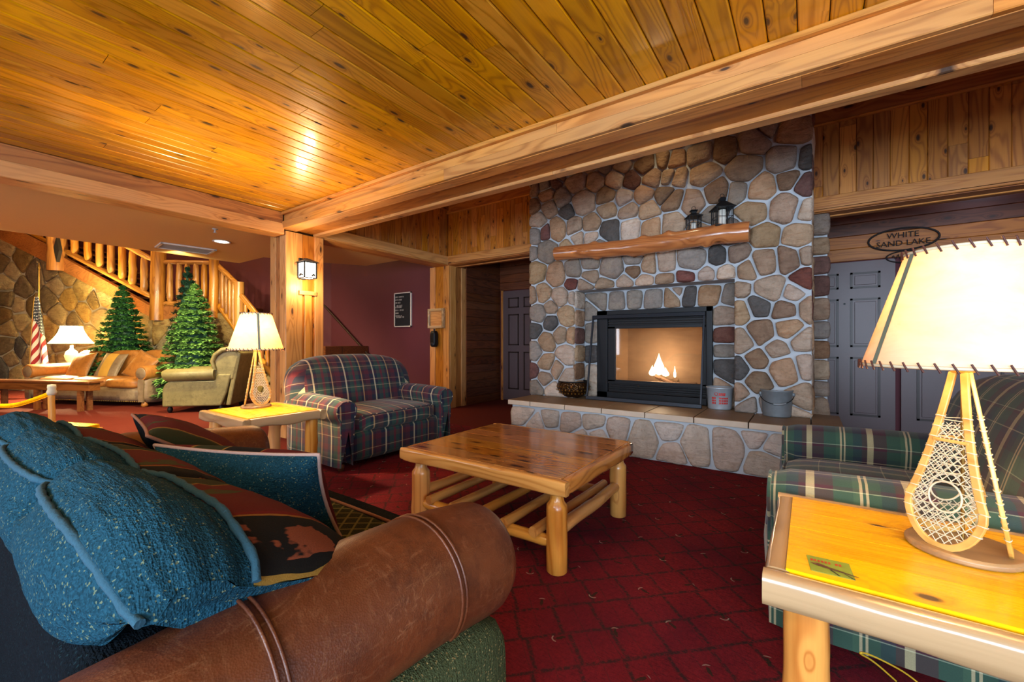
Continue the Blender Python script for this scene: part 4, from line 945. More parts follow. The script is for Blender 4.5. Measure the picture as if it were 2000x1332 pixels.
def logedge(name, a, b, w, h, mat, par, seed):
    a, b = V(a), V(b); L = (b-a).length; m = MB()
    def fn(u, v_):
        x = u*L; k = v_*2*pi; cy, cz = cos(k), sin(k)
        y = (abs(cy)**.5)*(1 if cy > 0 else -1)*w/2; z = (abs(cz)**.45)*(1 if cz > 0 else -1)*h/2
        if z < 0: z -= .008*noise.noise(V((x*4+seed*3, 0, 0)))
        y += .003*noise.noise(V((x*6, k, seed))); 
        q = min(u, 1-u)*L; s_ = 1 if q > .02 else .9+.1*(q/.02)
        return V((x, y*s_, z*s_))
    m.grid(fn, 24, 20)
    for xx in (0, 1):
        ring_ = [fn(xx, k/20) for k in range(20)]; b0 = len(m.v); m.v += [tuple(q) for q in ring_]; m.f.append([b0+k for k in range(20)] if xx else [b0+k for k in reversed(range(20))]); m.uv.append(None); m.sm.append(False); m.mi.append(0)
    d = (b-a).normalized(); m.build(name, mat, par, TR(a, atan2(d.y, d.x)))
logedge('table_edge', (X0, Y0+e/2, H_-T/2), (X1-.0, Y0+e/2, H_-T/2), e, T, M_['tedge'], ct, 1)
logedge('table_edge', (X0, Y1-e/2, H_-T/2), (X1-.035, Y1-e/2, H_-T/2), e, T, M_['tedge'], ct, 2)
logedge('table_edge', (X1-e/2, Y0+e*.9, H_-T/2), (X1-e/2, Y1-e*.9, H_-T/2), e, T, M_['mantel'] if 0 else M_['ctable'], ct, 3)
logedge('table_edge', (X0+e/2, Y0+e*.9, H_-T/2), (X0+e/2, Y1-e*.9, H_-T/2), e, T, M_['ctable'], ct, 4)
n = 7; w = (Y1-Y0-2*e+.02)/n
for i in range(n): board('tabletop_board', (X0+e-.01, Y0+e-.01+w*(i+.5), H_+.001), (X1-e+.01, Y0+e-.01+w*(i+.5), H_+.001), w-.0006, .05, (0, 0, 1), M_['ctable'], ct, .0006)
LG = [(X0+.09, Y0+.09), (X1-.09, Y0+.09), (X0+.09, Y1-.08), (X1-.09, Y1-.08)]
for i, (x, y) in enumerate(LG):
    m = MB(); sd = i*3.3; kn = [(.10, 1.2+i), (.27, 3.9+i), (.2, 5.2)]
    zs = [0, .004, .1, .15, .2, .25, .3, .318, .335, .36, .375, .395]; rs = [.048, .052, .053, .053, .052, .052, .052, .051, .038, .032, .031, .031]
    def fl(k_, a_): 
        q = 1+.03*sin(a_*2+sd)
        for kz, ka in kn:
            da = abs(a_-ka) % (2*pi); da = min(da, 2*pi-da); q += .16*math.exp(-((zs[k_]-kz)**2)/.0007-da*da/.08)
        return q
    Ml = Matrix.Translation((x, y, 0)) @ Matrix.Rotation(-pi/2, 4, 'Y'); m.tube([(z, 0, 0) for z in zs], rs, n=20, flat=fl); m.build('leg', M_['log'], ct, Ml)
LT = [('stretcher', LG[0], LG[1], .13, .032), ('stretcher', LG[2], LG[3], .13, .032), ('stretcher', LG[0], LG[2], .19, .032), ('stretcher', LG[1], LG[3], .19, .034)]
for i, (nm, a, b, z, r_) in enumerate(LT): logp(nm, (a[0], a[1], z), (b[0], b[1], z), r_, r_*.9, M_['log'], ct, seed=80+i*3, knots=4, taper=.08, n=12, wob=.1)
for i in range(5):
    x = X0+.2+i*(X1-X0-.4)/4; logp('shelf_slat', (x, Y0+.05, .172), (x, Y1-.04, .172), .027, .024, M_['log'], ct, seed=100+i*5, knots=2, n=12, wob=.04)
# ================================================================== SNOWSHOE LAMPS
def snowshoe(par, ang, s=1.0):
    Hh = .455*s
    def hw(t):
        if t < .24: return .082*s*sqrt(max(0, 1-((.24-t)/.24)**2))
        k = (t-.24)/.76; return s*(.082+(.0125-.082)*(k**.78*(1-.35*k)+.35*k*k**.2))
    def P(t, y, o=0):   # t 0 at the toe, 1 at the top; y across; o outward
        lean = .070*s*(1-t)+.014*s
        return V((lean+o, y, .022*s+t*Hh))
    R_ = Matrix.Rotation(ang, 4, 'Z'); q = lambda p: R_ @ p
    fr = MB(); ts = [1-(i/16) for i in range(13)]+[.2, .16, .12, .085, .055, .03, .012, .002]
    L = [P(t, -hw(t)) for t in ts]; Rr = [P(t, hw(t)) for t in reversed(ts)]
    path = L+[P(0, 0)]+Rr
    def strip(pts, tn, wd):   # flat bent strip, rectangular section
        vs = []; n_ = len(pts)
        for i, p in enumerate(pts):
            d = (pts[min(i+1, n_-1)]-pts[max(0, i-1)]).normalized(); nx = V((1, 0, 0)); nx = (nx-d*nx.dot(d)).normalized(); b = d.cross(nx)
            vs += [p+nx*wd+b*tn, p+nx*wd-b*tn, p-nx*wd-b*tn, p-nx*wd+b*tn]
        fs = [(i*4+k, i*4+(k+1) % 4, i*4+4+(k+1) % 4, i*4+4+k) for i in range(n_-1) for k in range(4)]+[(3, 2, 1, 0), tuple((n_-1)*4+k for k in range(4))]
        return [q(v) for v in vs], fs
    fr.add(*strip(path, .0085*s, .0045*s)); fr.add(*strip([P(.60, -hw(.6)), P(.60, hw(.6))], .004*s, .006*s)); fr.build('bent_frame', M_['bent'], par, bevel=.002)
    lc = MB(); r = .00135*s
    def ln(p, q_, rr=r): lc.tube([q(p), q((p+q_)/2+V((.003*s, 0, 0))), q(q_)], rr, 5, cap=False)
    def pl(pts): lc.tube([q(P(*z_)) for z_ in (pts[::3]+[pts[-1]] if len(pts) > 3 else pts)], r, 4, cap=False)
    # net: two families of diagonals and level strands
    for fam in (1, -1):
        for k in range(-9, 16):
            t0 = k*.05; pts = []
            for j in range(40):
                y = -.085*s+j*.17*s/39; t = t0+fam*(y/s)*2.6+ (0 if fam > 0 else .0)
                if .0 < t < .70 and abs(y) < hw(t) and not (abs(y) < .034*s and .20 < t < .36): pts.append((t, y))
                else:
                    if len(pts) > 1: pl(pts)
                    pts = []
            if len(pts) > 1: pl(pts)
    for k in range(14):
        t = .07+k*.05
        if .2 < t < .36:
            ln(P(t, -hw(t)), P(t, -.034*s)); ln(P(t, .034*s), P(t, hw(t)))
        else: ln(P(t, -hw(t)), P(t, hw(t)))
    lc.tube([q(P(.28+.095*sin(a)*.9, .036*s*cos(a))) for a in [2*pi*i/20 for i in range(20)]], r*2, 5, closed=True)
    lc.build('lacing', M_['lace'], par)['kind'] = 'stuff'
    wr = MB()
    for k in range(11):
        t = .12+k*.062
        for sd in (-1, 1):
            c = P(t, sd*hw(t)); wr.tube([q(c+V((cos(a)*.0062*s, sin(a)*.0105*s, .001*cos(a*2)))) for a in [2*pi*i/10 for i in range(10)]], r*1.1, 5, closed=True)
    wr.build('frame_wrap', M_['lace'], par)['kind'] = 'stuff'
def snowshoe_lamp(loc, label, rot, s, energy, rb=.195, rt=.107, zb=.46, zt=.745, seam=1.0):
    L = empty('snowshoe_lamp', loc, label=label, cat='lamp')
    m = MB(); m.lathe([(.001, 0), (.102, 0), (.107, .004), (.107, .013), (.101, .018), (.001, .0181)], 48, smooth=False); m.build('base', M_['basew'], L, bevel=.002)
    for k in range(3): snowshoe(L, rot+k*2*pi/3, s)
    zc = .022*s+.455*s
    MB().tube([(0, 0, .02), (0, 0, zc+.09)], .004, 8).build('center_rod', M_['brass'], L)
    m = MB(); m.lathe([(.001, zc), (.022, zc), (.022, zc+.012), (.001, zc+.012)], 16); m.build('cap', M_['bent'], L)
    m = MB(); m.lathe([(.012, zc+.03), (.014, zc+.06), (.03, zc+.09), (.032, zc+.11), (.02, zc+.13), (.001, zc+.135)], 16); m.build('bulb', M_['bulbw'], L)
    m = MB(); N_ = 64; TH = .0012
    def sh(u, v_): a = u*2*pi; r_ = rb+(rt-rb)*v_; return V((r_*cos(a), r_*sin(a), zb+(zt-zb)*v_))
    m.grid(sh, N_, 8, closeu=True); shd = m.build('lamp_shade', M_['parch'], L)
    for nm, r_, z, nn in (('bottom_lacing', rb, zb, 44), ('top_lacing', rt, zt, 26)):
        w = MB(); w.tube([(r_*cos(a), r_*sin(a), z) for a in [2*pi*i/64 for i in range(64)]], .0042, 6, closed=True); rim = w.build('shade_rim', M_['lace'], L)
        w = MB(); dz = .011
        for i in range(nn):
            a = 2*pi*i/nn; da = .055 if nm[0] == 'b' else .09
            w.tube([((r_+.0055)*cos(a+da*t), (r_+.0055)*sin(a+da*t), z+dz*(1-2*t)*(1 if nm[0] == 'b' else 1)) for t in (0, .33, .66, 1)], .0022, 5)
        w.build(nm, M_['thong'], L)['kind'] = 'stuff'
    for k in range(3):
        a0 = seam+k*2*pi/3; w = MB(); dr = .0018; hw_ = .008
        vs = []; fs = []
        for i in range(7):
            t = i/6; r_ = rb+(rt-rb)*t+dr; z = zb+(zt-zb)*t
            for sg in (-1, 1): vs.append((r_*cos(a0+sg*hw_/r_), r_*sin(a0+sg*hw_/r_), z))
        fs = [(2*i, 2*i+1, 2*i+3, 2*i+2) for i in range(6)]; w.add(vs, fs); o = w.build('seam_strip', M_['strip'], L)
    l = light('lamp_light', 'POINT', (0, 0, zc+.17), energy, (1, .68, .34), radius=.035); l.parent = L
    return L
snowshoe_lamp((-3.62, 1.60, .581), 'snowshoe tripod lamp with parchment shade on the small end table at left', radians(4), .93, 125, seam=radians(-18))
snowshoe_lamp((.315, 1.505, .581), 'large snowshoe tripod lamp with parchment shade on the right end table', radians(-132), .93, 19, seam=radians(-155))
# printed card set in the tabletop
cd = empty('picture_card', pZ(1575, 1083, .5825), label='small green picture card with red lettering on the right end table', cat='card')
q = [pZ(a, b, .5825)-cd.location for a, b in ((1575, 1083), (1658, 1101), (1671, 1133), (1584, 1113))]
gm = MB(); gm.add([p+V((0, 0, -.001)) for p in q]+[p for p in q], [(7, 6, 5, 4), (0, 1, 5, 4), (1, 2, 6, 5), (2, 3, 7, 6), (3, 0, 4, 7)]); gm.build('card', plain('card_green', C('7c8c30'), .4), cd)
ux = q[1]-q[0]; uy = q[3]-q[0]
def cq(u, v_, h=.0006): return ux*u+uy*v_+V((0, 0, h))
for i in range(9):
    if i == 6: continue
    u = .10+i*.082; w = .026 if i not in (0, 7) else .034
    m = MB(); m.add([cq(u-w, .22+.02*i/9), cq(u+w, .22), cq(u+w*.8, .40), cq(u+.2*w, .31), cq(u-w*.9, .40)], [(0, 1, 2, 3, 4)]); m.build('red_letter', M_['redp'], cd)
m = MB(); m.add([cq(.02, .50), cq(.25, .44), cq(.5, .58), cq(1.08, .80), cq(1.08, .84), cq(.5, .70), cq(.2, .62)], [(0, 1, 2, 3, 4, 5, 6)]); m.build('rifle_picture', M_['thong'], cd)
m = MB(); m.add([cq(.45, .72), cq(.5, .70), cq(.66, .98), cq(.62, 1.0)], [(0, 1, 2, 3)]); m.add([cq(.75, .78), cq(.8, .8), cq(.98, 1.0), cq(.95, 1.03)], [(0, 1, 2, 3)]); m.build('rifle_stand', M_['dark'], cd)
# lamp cord on the floor under the right table
pc = [pZ(1750, 1330, .01), pZ(1705, 1290, .1), pZ(1672, 1273, .2), pZ(1700, 1277, .16), pZ(1790, 1325, .02), pZ(1850, 1400, .01)]
c0 = pc[0]; cdn = empty('power_cable', (c0.x, c0.y, 0), label='thin yellow lamp cord looping under the right end table', cat='cable')
def smooth_path(P, k=3):
    for _ in range(k):
        Q = [P[0]]
        for a, b in zip(P[:-1], P[1:]): Q += [a.lerp(b, .25), a.lerp(b, .75)]
        P = Q+[P[-1]]
    return P
MB().tube([p-V((c0.x, c0.y, 0)) for p in smooth_path(pc)], .0028, 6).build('cord', plain('yellow_cord', C('c8a028'), .4), cdn)
# ================================================================== ROLLED-ARM PLAID CHAIRS
def plaid_chair(loc, rz, Wd, label, mat, seed, Dp=.98, ah=.62):
    """front towards local +x; origin on the floor at the centre"""
    c = empty('plaid_armchair', loc, rz, label=label, cat='armchair'); hw = Wd/2; xf, xb = Dp/2, -Dp/2
    rnd = random.Random(seed)
    uvb = lambda v, ax: (v.y, v.z-v.x) if ax != 1 else (v.x, v.z)
    m = MB(); m.sup((0, 0, .19), (xf-.03, hw-.10, .145), p=9, n=8, uvf=uvb); m.build('base', mat, c)
    aw = .115
    for s in (-1, 1):
        # arm: lofted section, flat panel below a roll, following the depth
        def sec(k):   # closed profile (y outward, z), k 0..1
            P_ = [(-.075, .05), (-.08, .30), (-.085, .44), (-.105, .50), (-.115, .555), (-.085, .61), (-.02, .635), (.055, .625), (.105, .585), (.118, .53), (.10, .47), (.075, .43), (.07, .30), (.075, .05)]
            f = k*(len(P_)-1); i = min(int(f), len(P_)-2); t = f-i; a, b = P_[i], P_[i+1]; return a[0]+(b[0]-a[0])*t, (a[1]+(b[1]-a[1])*t)*ah/.635
        m = MB(); nu = 14
        def arm(u, v_):
            x = xb+.06+u*(xf-xb-.06); y, z = sec(v_); e = max(0, (u-.9)/.1); sh = 1-.22*e*e
            zc = .54*ah/.635 if z > .4 else z
            if u > .9: z = zc+(z-zc)*sh; y *= sh
            if u < .15: k0_ = 1-.55*((.15-u)/.15)**2; z = .35+(z-.35)*k0_; y *= k0_
            y *= 1+.05*sin(u*5+seed); z += (.012*sin(u*3.1+.4))*(z > .35)
            return V((x, s*(hw-aw)+s*y, z))
        L_ = [0]
        for i in range(26):
            a, b = sec(i/26), sec((i+1)/26); L_.append(L_[-1]+sqrt((a[0]-b[0])**2+(a[1]-b[1])**2))
        m.grid(arm, nu, 26, uvf=lambda u, v_: (u*Dp, L_[min(26, round(v_*26))]))
        ring_ = [arm(1, k/26) for k in range(27)]; b0 = len(m.v); cx_ = V((xf+.022, s*(hw-aw), .35))
        m.v += [tuple(p) for p in ring_]+[tuple(cx_)]
        for k in range(26): m.f.append([b0+k, b0+k+1, b0+27]); m.uv.append([(ring_[k].y, ring_[k].z), (ring_[k+1].y, ring_[k+1].z), (cx_.y, cx_.z)]); m.sm.append(True); m.mi.append(0)
        c0_ = [arm(0, k/26) for k in range(27)]; b0 = len(m.v); m.v += [tuple(p) for p in c0_]; m.f.append([b0+k for k in reversed(range(27))]); m.uv.append([(c0_[k].y, c0_[k].z) for k in reversed(range(27))]); m.sm.append(False); m.mi.append(0)
        m.build('arm', mat, c)
        m = MB(); m.tube([V((xf-.0, p.y, p.z)) for p in [arm(.995, k/26) for k in range(2, 25)]], .006, 6, uvlen=True); m.build('arm_piping', mat, c)
    # back: wide rounded cushion leaning backwards
    bh = .33
    def dfm(w):
        z = w.z; y = w.y
        y2 = y*(1-.07*max(0, z/bh)**2); x = w.x*(1+.25*(1-(z/bh)**2)*(1-(y/hw)**2))-.16*(z/bh)*.5
        x -= .05*(y/hw)**2*(-1)
        return (x, y2, z+.02*cos(y/hw*1.5))
    m = MB(); m.sup((xb+.17, 0, .62), (.135, hw+.0, bh), p=3.9, n=14, deform=dfm, uvf=lambda v, ax: (v.y, v.z-(v.x+.1)) if ax != 1 else (v.x, v.z-v.x*.3)); m.build('backrest', mat, c)
    # loose seat cushion, slightly crowned
    iw = hw-2*aw+.03
    m = MB(); m.sup((.075, 0, .385), (xf-.07, iw, .085), p=5, n=12, deform=lambda w: (w.x, w.y, w.z*(1+.25*(1-(w.y/iw)**2)*(1-(w.x/(xf-.07))**2))+.0), uvf=lambda v, ax: (v.y, v.z-v.x) if ax != 1 else (v.x, v.z)); m.build('seat_cushion', mat, c)
    m = MB(); pth = [(xf-.015, y, .455) for y in [iw*.9*(k/8-1) for k in range(17)]]; m.tube(pth, .005, 6, uvlen=True); m.build('cushion_piping', mat, c)
    for x in (xf-.10, xb+.12):
        for y in (-hw+.12, hw-.12): MB().lathe([(.001, 0), (.022, 0), (.028, .03), (.03, .055), (.001, .056)], 14, (x, y, 0)).build('foot', M_['dkwood'], c)
    return c
plaid_chair((-3.66, 2.71, 0), 0, 1.42, 'wide navy and maroon plaid armchair in front of the burgundy wall', M_['plaid1'], 1)
plaid_chair((.37, 2.46, 0), pi, 1.32, 'wide green and burgundy plaid armchair at right of the hearth', M_['plaid2'], 2)
# ================================================================== LEATHER-ARMED SOFA IN FRONT
so_ = empty('leather_arm_sofa', (-1.47, .55, 0), label='sofa with brown leather rolled arms and plump blue back cushions nearest the camera', cat='sofa')
SO = V((-1.47, .55, 0))
def sl_(v): return V(v)-SO
def AZ(y): return .545+.03*math.exp(-((y-.5)/.25)**2)-.012*(y > .7)*(y-.7)/.18
def big_arm(xc, name='arm', sgn=1, dy=0.):
    m = MB(); ys = [y+(dy if y > .3 else 0) for y in [.03, .08, .2, .35, .5, .62, .72, .80, .84, .862, .875, .88]]; rr = [.12, .134, .135, .135, .136, .137, .138, .138, .136, .129, .116, .10]
    zz = [AZ(y) for y in ys]
    m.tube([sl_((xc, y, z)) for y, z in zip(ys, zz)], rr, n=40, flat=lambda i, a: 1+.012*noise.noise(V((i*.8, cos(a)*1.6, sin(a)*1.6+xc)))); m.build(name, M_['leather'], so_)
    for y in (.30, .66):
        z = AZ(y)
        for dy in (-.007, .007):
            MB().tube([sl_((xc+.1395*cos(a), y+dy, z+.1395*sin(a))) for a in [2*pi*i/40 for i in range(40)]], .0032, 6, closed=True).build('welt_seam', M_['leather'], so_)
    m = MB(); x0, x1 = sorted((xc-sgn*.10, xc+sgn*.142)); m.sup(sl_(((x0+x1)/2, .455+dy/2, .29)), ((x1-x0)/2, .385+dy/2, .26), p=8, n=10, deform=lambda w: (w.x, w.y, w.z-(.10*(w.y+.385)/.77 if w.z > 0 else 0))); m.build('side_panel', M_['olive'], so_)
big_arm(-.72); big_arm(-2.40, sgn=-1, dy=.20)
m = MB(); m.sup(sl_((-1.56, .52, .19)), (.78, .48, .14), p=9, n=6); m.build('base', M_['navy'], so_)
m = MB(); m.sup(sl_((-1.56, .185, .36)), (.86, .07, .33), p=9, n=8); m.build('back_frame', M_['navy'], so_)
m = MB(); m.sup(sl_((-1.56, .78, .375)), (.72, .30, .075), p=6, n=12, deform=lambda w: (w.x, w.y, w.z*(1+.25*(1-(w.x/.655)**2)))); m.build('seat_cushion', M_['navy'], so_)
m = MB(); m.sup(sl_((-1.55, .73, .452)), (.66, .23, .012), p=6, n=10, deform=lambda w: (w.x, w.y, w.z+.013*(1-(w.x/.655)**2))); m.build('seat_panel', M_['diam'], so_)
m = MB(); pass
pth = [sl_((-1.47+x, .965, .462+.013*(1-(x/.655)**2))) for x in [-.58+1.16*k/12 for k in range(13)]]; MB().tube(pth, .006, 6).build('seat_piping', M_['rust'], so_)
# three back cushions draped over the back
def bcush(xa, xb_, ends, seed):
    prof = [(.60, .44), (.62, .55), (.565, .66), (.455, .755), (.315, .805), (.27, .842), (.22, .862), (.175, .852), (.14, .818), (.11, .76), (.108, .70), (.125, .655), (.15, .625)]
    fr_i = 4      # front piping index ; rear piping index 8
    rnd = random.Random(seed)
    def PR(k, x):
        i = min(int(k), len(prof)-2); t = k-i; p0 = prof[max(i-1, 0)]; p1 = prof[i]; p2 = prof[i+1]; p3 = prof[min(i+2, len(prof)-1)]
        f = lambda a, b, c, d: .5*((2*b)+(-a+c)*t+(2*a-5*b+4*c-d)*t*t+(-a+3*b-3*c+d)*t**3)
        y, z = f(p0[0], p1[0], p2[0], p3[0]), f(p0[1], p1[1], p2[1], p3[1])
        u = (x-xa)/(xb_-xa)
        puff = (4*u*(1-u))**.35 if 0 < u < 1 else 0.
        cy, cz = .22, .66
        sc = .86+.14*puff
        # end next to an arm drops to the arm
        drop = 0
        if ends[1] and u > .62: e_ = (u-.62)/.38; drop = .065*e_**2.2
        if ends[0] and u < .38: e_ = (.38-u)/.38; drop = .10*e_**2.2
        y = cy+(y-cy)*(sc if y > cy else (.45+.55*puff if k < 9 else sc)); z = cz+(z-cz)*sc-drop*max(0, (z-.45)/.4)
        if k > 8 and ends[1] and u > .55: e_ = ((u-.55)/.45)**1.6; z += (.738-z)*e_*.92; y += (.17-y)*e_*.92; x -= .05*e_*min(1, (k-8)/2)
        wr = .005*noise.noise(V((x*5+seed, k*7.5, seed)))+.003*noise.noise(V((x*12, k*16, seed+3)))
        dirv = V((0, y-cy, z-cz)).normalized()
        return sl_((x+.010*noise.noise(V((k*1.3, seed, x*3))), y, z))+wr*dirv
    nu = 28
    def part(name, k0, k1, mat, nk, uv=False):
        m = MB(); m.grid(lambda a, b: PR(k0+(k1-k0)*b, xa+(xb_-xa)*a), nu, nk, uvf=(lambda a, b: (xa+(xb_-xa)*a+2*b*.0, (k0+(k1-k0)*b)*.09)) if uv else None)
        return m.build(name, mat, so_)
    part('back_cushion_face', 0, 4, M_['tap'], 20, True); part('back_cushion_top', 4, 8, M_['blue'], 30); part('back_cushion_rear', 8, 12, M_['blue'], 20)
    for kk in (4, 8.05):
        MB().tube([PR(kk, xa+(xb_-xa)*i/30)+V((.0, .004 if kk < 5 else -.003, .006)) for i in range(31)], [.0068*(1+.18*sin(i*2.3)) for i in range(31)], 8).build('cushion_piping', M_['bluep'], so_)
    for x in (xa, xb_):
        vs = [PR(k*.5, x) for k in range(25)]; m = MB(); m.add(vs, [list(range(25))]); m.build('cushion_end', M_['blue'], so_)
bcush(-1.28, -.69, (0, 1), 1); bcush(-1.85, -1.285, (0, 0), 2); bcush(-2.42, -1.855, (1, 0), 3)
# throw pillows
def pillow(name, label, Mx, w, h, t, front, back, pip, seed, uvo=(0, 0)):
    P_ = empty(name, label=label, cat='pillow'); P_.matrix_basis = Mx; n_ = 22
    def out(u, v_):
        x, y = u, v_; k = .075
        return V((x*w/2*(1-k*(1-y*y)*1.0*(abs(x)**3)), y*h/2*(1-k*(1-x*x)*(abs(y)**3)), 0))
    def face(sg):
        def f(a, b):
            x, y = sin((a*2-1)*pi/2), sin((b*2-1)*pi/2); p = out(x, y); th = t/2*((1-x**2)*(1-y**2))**.42
            return p+V((0, 0, sg*th*(1+.10*noise.noise(V((x*2, y*2, seed))))))
        return f
    for sg, nm, mt in ((1, 'front', front), (-1, 'back', back)):
        m = MB(); m.grid(face(sg), n_, n_, uvf=lambda a, b: (uvo[0]+sin((a*2-1)*pi/2)*w/2, uvo[1]+sin((b*2-1)*pi/2)*h/2)); m.build(nm, mt, P_)
    ring_ = [out(sin((-1+2*i/14)*pi/2), -1) for i in range(14)]+[out(1, sin((-1+2*i/14)*pi/2)) for i in range(14)]+[out(sin((1-2*i/14)*pi/2), 1) for i in range(14)]+[out(-1, sin((1-2*i/14)*pi/2)) for i in range(14)]
    MB().tube(ring_, .006, 7, closed=True).build('piping', pip, P_)
    return P_
def frame_of(tl, tr, bl):
    tl, tr, bl = V(tl), V(tr), V(bl); X = (tr-tl); w = X.length; X.normalize(); Y = tl-bl; Y = Y-X*Y.dot(X); h = Y.length; Y.normalize(); Z = X.cross(Y); c = (tr+bl)/2 
    c = tl+X*w/2-Y*h/2
    return Matrix(((X.x, Y.x, Z.x, c.x), (X.y, Y.y, Z.y, c.y), (X.z, Y.z, Z.z, c.z), (0, 0, 0, 1))), w, h
# seen from behind: its blue back faces the camera
Mx, w, h = frame_of((-1.19, .70, .765), (-1.74, .46, .765), (-1.19, .82, .47))
pillow('throw_pillow', 'blue throw pillow with pale piping standing on the near sofa seat', Mx, w, h, .20, M_['tap'], M_['blue'], M_['pinkp'], 1, (.3, 0))
Mx, w, h = frame_of((-1.86, .47, .78), (-2.28, .53, .80), (-1.86, .84, .53))
pillow('throw_pillow', 'red and green tapestry throw pillow slumped in the far corner of the near sofa', Mx, w+.02, h, .15, M_['tap'], M_['navy'], M_['rust'], 2, (.62, 0))
# ================================================================== WALL THINGS
def text(body, size, M, mat, parent, name='lettering', ext=.002, align='CENTER'):
    c = bpy.data.curves.new('t', 'FONT'); c.body = body; c.size = size; c.extrude = ext; c.align_x = align; c.align_y = 'CENTER'; c.resolution_u = 2
    o = bpy.data.objects.new('t', c); COL.objects.link(o); bpy.context.view_layer.update()
    me = bpy.data.meshes.new_from_object(o.evaluated_get(bpy.context.evaluated_depsgraph_get())); bpy.data.objects.remove(o)
    me.name = name; me.materials.clear(); return link(name, me, mat, parent, M)
def facing(loc, X, Z):
    X, Z = V(X).normalized(), V(Z).normalized(); Y = Z.cross(X)
    return Matrix(((X.x, Y.x, Z.x, loc[0]), (X.y, Y.y, Z.y, loc[1]), (X.z, Y.z, Z.z, loc[2]), (0, 0, 0, 1)))
# lantern sconce on the column
g = NT('sconce_glass'); lpath = g.n('Emission', {'Color': (1, .9, .72), 'Strength': 5.}); g.t.links.new(lpath.outputs[0], g.out.inputs[0]); M_['sglass'] = g.m
sc_ = empty('wall_lantern', (-4.872, 2.655, 1.94), label='lit black lantern sconce with white glass on the log column', cat='sconce')
sc_.scale = (.84,)*3
MB().box((0, -.05, -.13), (.015, .05, .17)).build('backplate', M_['black'], sc_, bevel=.004)
m = MB(); w = .085
for sx, sy in ((-1, -1), (-1, 1), (1, -1), (1, 1)): m.box((.135+sx*w-.007, sy*w-.007, -.12), (.135+sx*w+.007, sy*w+.007, .09))
for z in (-.125, .085):
    m.box((.135-w, -w-.006, z), (.135+w, -w+.006, z+.01)); m.box((.135-w, w-.006, z), (.135+w, w+.006, z+.01)); m.box((.135-w-.006, -w, z), (.135-w+.006, w, z+.01)); m.box((.135+w-.006, -w, z), (.135+w+.006, w, z+.01))
m.build('cage', M_['black'], sc_)
m = MB(); a = .118
m.add([(.135-a, -a, .095), (.135+a, -a, .095), (.135+a, a, .095), (.135-a, a, .095), (.135-.02, -.02, .15), (.135+.02, -.02, .15), (.135+.02, .02, .15), (.135-.02, .02, .15)], [(0, 3, 2, 1), (4, 5, 6, 7), (0, 1, 5, 4), (1, 2, 6, 5), (2, 3, 7, 6), (3, 0, 4, 7)]); m.build('roof', M_['blackm'], sc_)
MB().tube([(0, 0, .12), (.06, 0, .16), (.135, 0, .15)], .008, 8).build('arm', M_['black'], sc_)
m = MB(); w2 = w-.008; m.box((.135-w2, -w2, -.115), (.135+w2, w2, .085)); m.build('glass_box', M_['sglass'], sc_)
m = MB(); m.tube([(.135-.03, -w-.004, -.09), (.135, -w-.004, -.07), (.135+.04, -w-.004, -.085)], .012, 6); m.tube([(.135+w+.004, .02, -.09), (.135+w+.004, .045, -.07), (.135+w+.004, .06, -.09)], .012, 6); m.build('ornament', M_['black'], sc_)
l = light('sconce_light', 'POINT', (-4.70, 2.66, 1.74), 14, (1, .72, .38), radius=.05)
l = light('sconce_light', 'POINT', (-4.60, 2.50, 2.08), 8, (1, .72, .38), radius=.05)
# letter board on the burgundy wall
a_, b_ = pY(771, 573, 5.39), pY(804, 638, 5.39); cx, cz = (a_.x+b_.x)/2, (a_.z+b_.z)/2; w, h = b_.x-a_.x, a_.z-b_.z
lb = empty('letter_board', (cx, 5.4, cz), label='black letter board with rows of white letters in a pale frame on the burgundy wall', cat='sign')
m = MB(); e = .018
for bx in (((-w/2, -.03, -h/2), (w/2, 0, -h/2+e)), ((-w/2, -.03, h/2-e), (w/2, 0, h/2)), ((-w/2, -.03, -h/2), (-w/2+e, 0, h/2)), ((w/2-e, -.03, -h/2), (w/2, 0, h/2))): m.box(*bx)
m.build('frame', M_['white'], lb); MB().box((-w/2+e, -.016, -h/2+e), (w/2-e, 0, h/2-e)).build('board', plain('letter_felt', (.006, .007, .01, 1), .9), lb)
Fx = Matrix.Rotation(pi/2, 4, 'X')
rl_ = random.Random(4)
for z, nl, al in ((.44, (4, 8), 0), (.34, (5, 4), 0), (.245, (3, 4), 0), (.14, (3, 5), .07), (.09, (10,), 0), (-.01, (4, 1, 6), 0), (-.11, (5,), 0), (-.20, (6, 1, 1), 0), (-.25, (8, 3), .06)):
    x = -w/2+.03+al*.5; zz = z*h/.58*.50; m = MB()
    for k in nl:
        for i in range(k):       # small blurred glyphs: upright strokes and bars
            c_ = rl_.choice('HEOIT'); y0 = -.0185; W_ = .0125; hh = .0135
            if c_ in 'HEO': m.box((x, y0, zz-hh), (x+.003, y0+.002, zz+hh))
            if c_ in 'HO': m.box((x+W_-.003, y0, zz-hh), (x+W_, y0+.002, zz+hh))
            if c_ in 'IT': m.box((x+W_/2-.0015, y0, zz-hh), (x+W_/2+.0015, y0+.002, zz+hh))
            if c_ in 'EOT': m.box((x, y0, zz+hh-.003), (x+W_, y0+.002, zz+hh))
            if c_ in 'EO': m.box((x, y0, zz-hh), (x+W_, y0+.002, zz-hh+.003))
            if c_ in 'HE': m.box((x, y0, zz-.0015), (x+W_, y0+.002, zz+.0015))
            x += .0185
        x += .016
    m.build('letter_row', M_['white'], lb)['kind'] = 'stuff'
